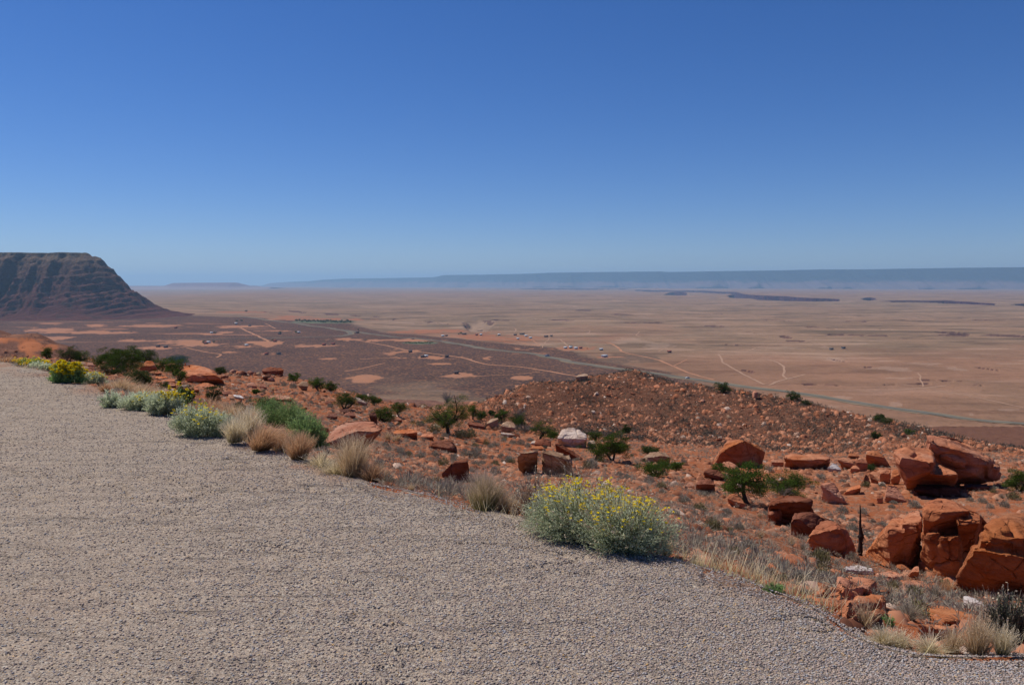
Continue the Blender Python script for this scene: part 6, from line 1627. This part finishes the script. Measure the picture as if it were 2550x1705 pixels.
bu('F6', 390, 868, 540, 260, "silver bush with scattered yellow heads beside the cream grass", 9, nst=380, nleaf=32, lsz=.026, flowers=90, fpos=(.45, .9), fsz=.018, tilt=-.12)
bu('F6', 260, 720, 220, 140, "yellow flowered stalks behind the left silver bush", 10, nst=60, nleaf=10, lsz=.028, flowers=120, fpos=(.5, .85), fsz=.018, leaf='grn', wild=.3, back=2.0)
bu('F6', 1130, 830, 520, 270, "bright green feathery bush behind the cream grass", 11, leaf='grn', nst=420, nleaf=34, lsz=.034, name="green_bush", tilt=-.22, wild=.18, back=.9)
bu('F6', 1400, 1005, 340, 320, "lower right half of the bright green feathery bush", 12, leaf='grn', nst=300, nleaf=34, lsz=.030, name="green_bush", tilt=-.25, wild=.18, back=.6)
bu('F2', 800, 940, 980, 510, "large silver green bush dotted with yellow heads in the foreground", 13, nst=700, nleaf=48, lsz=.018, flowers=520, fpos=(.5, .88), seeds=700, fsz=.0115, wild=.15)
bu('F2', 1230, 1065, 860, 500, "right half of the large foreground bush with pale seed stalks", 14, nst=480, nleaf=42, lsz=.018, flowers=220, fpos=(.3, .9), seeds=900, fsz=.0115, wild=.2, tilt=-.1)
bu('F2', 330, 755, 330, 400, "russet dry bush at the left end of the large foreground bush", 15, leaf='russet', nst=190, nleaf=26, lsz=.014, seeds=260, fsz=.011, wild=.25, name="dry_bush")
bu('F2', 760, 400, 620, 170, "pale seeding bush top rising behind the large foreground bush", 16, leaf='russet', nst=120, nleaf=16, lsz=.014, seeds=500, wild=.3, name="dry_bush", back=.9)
bu('G2', 2260, 1010, 420, 560, "dark twiggy bush cut by the right picture edge", 17, leaf='dkleaf', nst=300, nleaf=30, lsz=.016, seeds=220, wild=.25, name="twiggy_bush", back=.8)
bu('F5', 1200, 690, 120, 90, "little dark green plant beside the humped orange rock", 18, leaf='grn', nst=60, nleaf=16, lsz=.012, name="green_plant")
bu('F5', 270, 410, 170, 60, "small green plant at the gravel edge left of the rough boulder", 19, leaf='grn', nst=60, nleaf=14, lsz=.014, name="green_plant")

def tuft(c, x, y, w, h, label, seed, mat='straw', n=700, seeds=0, width=None, lean=(0, 0), spread=None, name="grass_tuft"):
    px, py = cp(c, x, y); s = CROP[c][2]; p = hit(px, py); W = w / s / F * p.y; Hh = h / s / F * p.y
    width = width or max(0.0011, 0.33 * p.y / F * 1.6)
    me = grass_mesh(name, int(n * 1.35), W * .26, Hh * 1.05, spread or min(0.5 * W / Hh * 1.5, 2.2), mat, seed, width, seeds, lean)
    o = obj(name, me, None, p); tag(o, label, "grass", "dry grass tufts along the gravel edge"); return o
tuft('L5', 1225, 632, 130, 110, "small rust coloured tuft left of the long silver clump", 1, 'rust', 300)
tuft('L5', 60, 318, 200, 110, "pink brown grass at the extreme left edge", 2, 'rust', 350)
tuft('L5', 1400, 640, 330, 190, "tall hazy dry grass behind the long silver clump", 3, 'straw', 700, lean=(.1, 0))
tuft('L5', 1650, 700, 340, 170, "second stand of hazy dry grass behind the silver clump", 4, 'straw', 700, lean=(.1, 0))
tuft('L5', 1010, 500, 260, 110, "pale dry grass between yellow bush and thicket", 5, 'straw', 380)
tuft('L5', 1850, 720, 260, 150, "thin dry grass behind the yellow tipped silver bush", 6, 'straw', 420)
tuft('F6', 480, 690, 300, 190, "pinkish dry grass above the silver bush with scattered heads", 7, 'rust', 700)
tuft('F6', 700, 760, 340, 220, "tan dry grass below the olive juniper sapling", 8, 'straw', 900)
tuft('F6', 720, 940, 220, 250, "cream grass tuft right of the silver bush", 9, 'cream', 700, 260)
tuft('F6', 860, 930, 250, 330, "tall cream grass at the front of the bright green bush", 10, 'cream', 900, 400)
tuft('F6', 980, 1015, 300, 260, "brown centred tuft blown to the right", 11, 'rust', 1100, lean=(.35, 0))
tuft('F6', 1160, 1030, 190, 220, "narrow rust tuft between brown tuft and upright rust tuft", 12, 'rust', 600, lean=(.1, 0))
tuft('F6', 1350, 1105, 240, 270, "upright rust coloured tuft with curling tops", 13, 'rust', 1200, 200)
tuft('F6', 1560, 1190, 280, 180, "sparse straw grass right of the curling rust tuft", 14, 'cream', 500, 120)
tuft('F6', 1700, 1250, 260, 140, "low yellowish straw at the foot of the tallest tuft", 15, 'cream', 500, 100)
tuft('F6', 1870, 1285, 330, 430, "tallest dry grass tuft standing before the tilted pink slab", 16, 'straw', 1000, 300)
tuft('F6', 2060, 1325, 240, 200, "orange tan grass right of the tallest tuft", 17, 'rust', 800)
tuft('F1', 1000, 1450, 340, 400, "single tuft with a green base and pink tan top", 18, 'gtuft', 1500)
tuft('F1', 1190, 1480, 200, 260, "sparse pale stalks right of the green based tuft", 19, 'straw', 260)
tuft('F2', 120, 700, 200, 170, "pale straw grass left of the russet bush", 20, 'straw', 500)
tuft('F2', 1600, 1100, 180, 180, "yellowish straw at the right foot of the large foreground bush", 21, 'cream', 260, 80)
tuft('F2', 1880, 1190, 150, 110, "loose straw lying at the gravel edge right of the large bush", 22, 'cream', 120, lean=(.4, 0))
tuft('G2', 700, 950, 300, 230, "yellow green straw clump at the gravel edge lower right", 23, 'cream', 420, 260, lean=(-.05, 0))
tuft('G2', 900, 990, 280, 230, "straw clump with papery bracts beside the red ledge", 24, 'cream', 320, 300)
tuft('G2', 470, 740, 300, 330, "thin seeding stalks in front of the humped orange rock", 25, 'straw', 120, 160)
tuft('G2', 1500, 1070, 300, 330, "left part of the tall straw grass at the bottom right", 26, 'straw', 420, 260, spread=.55)
tuft('G2', 1800, 1080, 380, 480, "centre of the tall straw grass at the bottom right", 27, 'straw', 620, 400, spread=.5)
tuft('G2', 2080, 1085, 260, 400, "right part of the tall straw grass at the bottom right", 28, 'cream', 380, 300, spread=.55)
tuft('G2', 1250, 1060, 360, 200, "low straw at the left end of the tall grass", 29, 'cream', 500, 60)
tuft('G2', 1900, 860, 300, 560, "few very tall seeding stalks before the right edge boulder", 30, 'straw', 60, 300)
tuft('G2', 1000, 640, 260, 180, "grey brown dead tuft right of the humped orange rock", 31, 'greytuft', 500)
tuft('G2', 1430, 350, 150, 150, "rusty dry tuft between middle and right edge boulders", 32, 'rust', 300)

def edge_fringe():
    """sparse straw along the whole gravel edge"""
    r = np.random.default_rng(8); n = 5500
    u = r.uniform(-.70, .70, n); v = edge_v(u) + np.abs(r.normal(size=n)) * .09 - 0.004
    y = np.exp(v); x = u * y; keep = r.random(n) < np.clip(.35 + 1.5 * fbm2(x, y, .9, 3, 5), .02, 1)
    x, y = x[keep], y[keep]; n = len(x); z = H(x, y)
    hh = r.uniform(.03, .1, n) + .12 * r.random(n) ** 5; a = r.uniform(0, 6.28, n); o = r.uniform(.2, 1.0, n)
    w = 0.0011 + .00018 * y
    p0 = np.stack([x, y, z], 1); p1 = p0 + np.stack([np.cos(a) * o * hh, np.sin(a) * o * hh, hh], 1); s = np.stack([np.sin(a) * w, -np.cos(a) * w, w * 0], 1)
    V = np.stack([p0 - s, p0 + s, p1 + s * .3, p1 - s * .3], 1).reshape(-1, 3)
    me = mk_mesh("edge_straw", V, np.arange(len(V)).reshape(-1, 4), M['cream'], dict(h=np.tile([0, 0, 1, 1], n), v=np.repeat(r.random(n), 4)))
    tag(obj("edge_straw", me), "short broken straw along the gravel edge", "grass", kind="stuff")
edge_fringe()
def stalk():
    p0 = hit(*cp('G1', 1640, 1070)); k = p0.y / F / 5.2275
    o = obj("straw_stalk", mk_mesh("straw_stalk", *tube(spline3(np.array([[0, 0, .004], [24 * k, 0.05, .012], [30 * k, 0.12, .02], [20 * k, .17, .012]])), np.full(13, 3.2 * k), 5), M['rwhite'], None, True), None, p0)
    tag(o, "single pale bent stalk lying on the gravel", "stalk")
stalk()

# ------------------------------------------------------------------ valley floor: homesteads, trees, vehicles
def box(mb, x0, x1, y0, y1, z0, z1):
    V = np.array([[x, y, z] for z in (z0, z1) for y in (y0, y1) for x in (x0, x1)], float)
    mb.add(V, np.array([[0, 2, 3, 1], [4, 5, 7, 6], [0, 1, 5, 4], [2, 6, 7, 3], [0, 4, 6, 2], [1, 3, 7, 5]]))
WM = {'white': mat_flat("white_wall", (.72, .70, .66, 1)), 'grey': mat_flat("grey_wall", (.30, .29, .28, 1)), 'brown': mat_flat("brown_wall", (.22, .14, .11, 1)), 'dark': mat_flat("dark_wall", (.13, .10, .09, 1)),
      'red': mat_flat("red_roof", (.28, .08, .06, 1)), 'blue': mat_flat("blue_paint", (.20, .28, .42, 1)), 'silver': mat_flat("silver_roof", (.62, .64, .66, 1), .4), 'glass': mat_flat("dark_glass", (.03, .035, .04, 1), .2), 'tyre': mat_flat("tyre", (.02, .02, .02, 1))}
def house(px, py, w, wall, roof, label, rz=0.0, d=7, hh=3.0, gable=1.5, name="house", group="homesteads on the desert floor"):
    p = hit(px, py, 620); W = max(w / F * p.y * .85, 5); hh *= .85; gable *= .8
    o = empty(name, p, rz); tag(o, label, "house" if name == "house" else name.replace("_", " "), group)
    m = MB(); box(m, -W / 2, W / 2, -d / 2, d / 2, -.3, hh); obj("wall", m.mesh("wall", WM[wall], False), o)
    e = .5; V = np.array([[-W / 2 - e, -d / 2 - e, hh], [W / 2 + e, -d / 2 - e, hh], [W / 2 + e, 0, hh + gable], [-W / 2 - e, 0, hh + gable], [-W / 2 - e, d / 2 + e, hh], [W / 2 + e, d / 2 + e, hh],
                              [-W / 2 - e, -d / 2 - e, hh - .2], [W / 2 + e, -d / 2 - e, hh - .2], [-W / 2 - e, d / 2 + e, hh - .2], [W / 2 + e, d / 2 + e, hh - .2]])
    Fq = [[0, 1, 2, 3], [3, 2, 5, 4], [6, 7, 1, 0], [4, 5, 9, 8], [6, 0, 3, 3], [8, 6, 3, 4], [7, 9, 5, 2], [7, 2, 1, 1], [6, 8, 9, 7]]
    obj("roof", mk_mesh("roof", V, [list(dict.fromkeys(f)) for f in Fq], WM[roof]), o)
    for k in (-0.28, 0.22):
        m = MB(); box(m, W * k - .7, W * k + .7, -d / 2 - .06, -d / 2 + .02, 1.0, 2.1); obj("window", m.mesh("window", WM['glass'], False), o)
    m = MB(); box(m, -.5, .5, -d / 2 - .08, -d / 2 + .02, 0, 2.1); obj("door", m.mesh("door", WM['brown'], False), o)
    return o
HS = [(1505, 889, 15, 'white', 'silver', "long white trailer home on its own pad right of the highway", .5, 6, 3.2), (1497, 872, 9, 'grey', 'silver', "small silver trailer north of the long white trailer home", .2, 4, 2.8),
      (1667, 878, 8, 'brown', 'red', "lone brown building far right on the plain", .1, 6, 3), (1283, 835, 9, 'brown', 'dark', "first dark building of the village cluster", 0, 7, 3), (1300, 833, 14, 'grey', 'dark', "long dark roofed building in the village cluster", .1, 7, 3),
      (1310, 838, 8, 'white', 'silver', "white building in the middle of the village cluster", 0, 6, 3), (1321, 843, 6, 'white', 'silver', "small white building at the right of the village cluster", .3, 5, 3), (1290, 845, 7, 'grey', 'silver', "low grey shed below the village cluster", 0, 4, 2.4),
      (1360, 839, 11, 'brown', 'dark', "dark house right of the village cluster", 0, 7, 3), (1373, 838, 6, 'grey', 'dark', "small grey house beside the dark house", 0, 6, 3), (1408, 868, 8, 'white', 'silver', "white building at the left of the roadside hamlet", .1, 6, 3),
      (1421, 867, 8, 'grey', 'silver', "grey building behind the hamlet tree", 0, 6, 3), (1434, 869, 7, 'white', 'silver', "pale building at the right of the roadside hamlet", .2, 6, 3), (1446, 868, 5, 'brown', 'red', "small red roofed shed ending the roadside hamlet", 0, 4, 2.5),
      (1103, 838, 8, 'grey', 'silver', "grey house on the strip left of the dark homestead", 0, 6, 3), (1112, 837, 4, 'brown', 'dark', "tiny dark shed beside the strip house", 0, 4, 2.5), (1156, 833, 12, 'brown', 'dark', "dark homestead with trees above the highway", 0, 7, 3),
      (1187, 835, 4, 'brown', 'red', "small brown shed right of the dark homestead", 0, 4, 3), (1198, 835, 5, 'grey', 'silver', "grey shed between homestead and village", 0, 5, 3), (1243, 835, 6, 'brown', 'silver', "brown house left of the village cluster", 0, 6, 3),
      (588, 807, 7, 'white', 'white', "bright white house far left on the flats", .2, 8, 4), (622, 812, 7, 'grey', 'dark', "dark roofed house right of the bright white house", 0, 6, 3), (513, 856, 8, 'brown', 'red', "red brown house on the big round bare patch", 0, 7, 3),
      (520, 854, 6, 'white', 'silver', "white house next to the red brown house", 0, 6, 3), (394, 864, 6, 'brown', 'dark', "dark house on the leftmost small pad", 0, 6, 3), (413, 865.5, 6, 'dark', 'dark', "second dark house on the leftmost small pad", 0, 6, 3),
      (527, 830.5, 6, 'white', 'silver', "pale trailer on the thin upper left pad", 0, 4, 3), (438, 817, 5, 'brown', 'red', "tiny isolated house nearest the mesa", 0, 6, 3), (685, 851, 7, 'brown', 'red', "brown house by the little round tree on its pad", 0, 6, 3),
      (614, 861.5, 8, 'white', 'silver', "flat white trailer on a narrow pad", 0, 4, 2.8), (696, 832, 6, 'brown', 'dark', "dark house beside a tree above the side road", 0, 6, 3), (744, 829, 7, 'grey', 'silver', "grey house right of the isolated round tree", 0, 6, 3),
      (807, 860, 6, 'brown', 'red', "left red roofed house on the long pad", 0, 6, 3), (830, 858.5, 7, 'brown', 'red', "right red roofed house on the long pad", 0, 6, 3), (694, 882, 9, 'grey', 'dark', "dark building with trees on the zigzag bare patch", 0, 7, 3),
      (664, 883, 6, 'brown', 'red', "low reddish shed on the zigzag bare patch", 0, 5, 2.5), (1022, 877, 8, 'brown', 'dark', "dark building at the top of the wide centre patch", 0, 7, 3), (1052, 890, 8, 'brown', 'dark', "dark low building on the wide centre patch", 0, 6, 2.8),
      (1061, 889, 7, 'white', 'silver', "pale trailer beside the low dark building", 0, 4, 2.8), (1137, 931, 5, 'dark', 'dark', "black hut on the parallelogram bare patch", 0, 4, 3), (1113, 889.5, 3, 'dark', 'dark', "tiny black hut east of the wide centre patch", 0, 4, 3),
      (890, 829, 9, 'dark', 'dark', "dark sheds by the highway bend", 0, 6, 3), (2070, 871, 6, 'grey', 'dark', "grey building alone far right on the tan plain", 0, 6, 3), (2100, 868, 6, 'grey', 'dark', "second grey building far right on the tan plain", 0, 6, 3)]
for h in HS:
    house(h[0], h[1], h[2], h[3], h[4], h[5], h[6], h[7], h[8])

def vehicle(px, py, L, col, label, rz):
    p = hit(px, py, 620); o = empty("car", p + Vector((0, 0, .5)), rz); tag(o, label, "car", "vehicles on the highway")
    k = L / 4.6; m = MB(); box(m, -2.3 * k, 2.3 * k, -.95, .95, .35, 1.0 * k); box(m, -1.2 * k, 1.5 * k, -.85, .85, 1.0 * k, 1.65 * k); obj("body", m.mesh("body", WM[col], False), o)
    m = MB(); box(m, -1.1 * k, 1.4 * k, -.87, .87, 1.08 * k, 1.5 * k); obj("glass", m.mesh("glass", WM['glass'], False), o)
    for sx in (-1.4, 1.4):
        for sy in (-.9, .9):
            V, Q = tube(np.array([[0, sy - .12, .35], [0, sy, .35], [0, sy + .12, .35]]), [.36 * k] * 3, 12); V = V + np.array([sx * k, 0, 0]); obj("wheel", mk_mesh("wheel", V, Q, WM['tyre']), o)
vehicle(1363, 888, 7.5, 'blue', "blue grey truck driving on the highway", .35 - math.pi / 2 * 0)
vehicle(1712, 943, 5, 'silver', "silver car on the highway behind the knoll crest", .3)
vehicle(1029, 845.5, 5, 'dark', "dark car on the highway left of the grove strip", .3)

def tiny_tree(px, py, w, h, label, group, seed, mat='jund'):
    p = hit(px, py, 620); W = w / F * p.y; Hh = h / F * p.y; r = np.random.default_rng(seed)
    o = empty("tree", p); tag(o, label, "tree", group)
    mb = MB(); mb.add(*tube(np.array([[0, 0, -.2], [.02 * W, 0, Hh * .3], [0, 0, Hh * .6]]), [.06 * W, .045 * W, .02 * W], 5)); obj("trunk", mb.mesh("trunk", M['bark']), o)
    n = 260; d = r.normal(size=(n, 3)); d /= np.linalg.norm(d, axis=1)[:, None]; off = 0.16 * r.normal(size=(5, 3))
    C = d * (r.random(n) ** .4)[:, None] * .36 + off[r.integers(0, 5, n)]; C = C * np.array([W, W, Hh * .75]) + np.array([0, 0, Hh * .58])
    V, Q = leaves(C, .13 * W, .09 * W, d, r, .6); V[:, 2] = np.maximum(V[:, 2], 0)
    obj("foliage", mk_mesh("foliage", V, Q, M[mat], dict(v=np.repeat(r.random(n), 4))), o)
for i, (x, y, w, h, l) in enumerate([(507, 855, 10, 8, "round tree at the left end of the big round bare patch"), (532, 854.5, 7, 8, "round tree right of the white house on the big patch"), (535.5, 831, 7, 6, "round tree on the thin upper left pad"),
                                      (680, 850, 7, 6, "little round tree on the pad below the side road"), (698, 831, 8, 6, "round tree beside the dark house above the side road"), (737, 830, 8, 6, "isolated round tree with a grey house"),
                                      (612.5, 777, 6, 6, "solitary dark tree on the far bare strip"), (590, 801, 7, 4, "low tree behind the bright white house"), (602, 800, 7, 4, "second low tree behind the bright white house"),
                                      (892, 824, 5, 5, "small tree above the highway bend"), (1148, 832, 7, 6, "tree at the dark homestead"), (1142, 833, 5, 4, "smaller tree at the dark homestead"), (1422, 866, 8, 6, "green tree in the roadside hamlet"),
                                      (1462, 869, 3, 3, "speck of a tree right of the roadside hamlet"), (691, 880.5, 8, 4, "tree at the zigzag bare patch"), (925, 851, 3, 3, "lone bush like tree left of the centre track")]):
    tiny_tree(x, y, w, h, l, "trees at the homesteads", 300 + i)
rg2 = random.Random(4)
for i in range(44):
    x = 738 + i * 3.15 + rg2.uniform(-2, 2); y = 799 + rg2.uniform(-1, 3.5) + (x - 738) * .018
    tiny_tree(x, y, rg2.uniform(4.5, 7), rg2.uniform(3.5, 6), f"{'tall' if i % 3 == 0 else ('low' if i % 3 == 1 else 'rounded')} dark tree {['at the left end', 'in the left third', 'near the middle', 'in the right third', 'at the right end'][min(4, i // 9)]} of the long village grove", "trees of the long village grove", 400 + i)
for i in range(18):
    x = 1012 + i * 3.8 + rg2.uniform(-1, 1)
    tiny_tree(x, 854.5 + rg2.uniform(-.6, .8), rg2.uniform(4, 6), rg2.uniform(2.5, 4), f"{'bright' if i % 2 else 'dull'} green tree {['at the left end', 'in the middle', 'at the right end'][min(2, i // 6)]} of the short roadside grove", "trees of the short grove", 500 + i, 'jun')
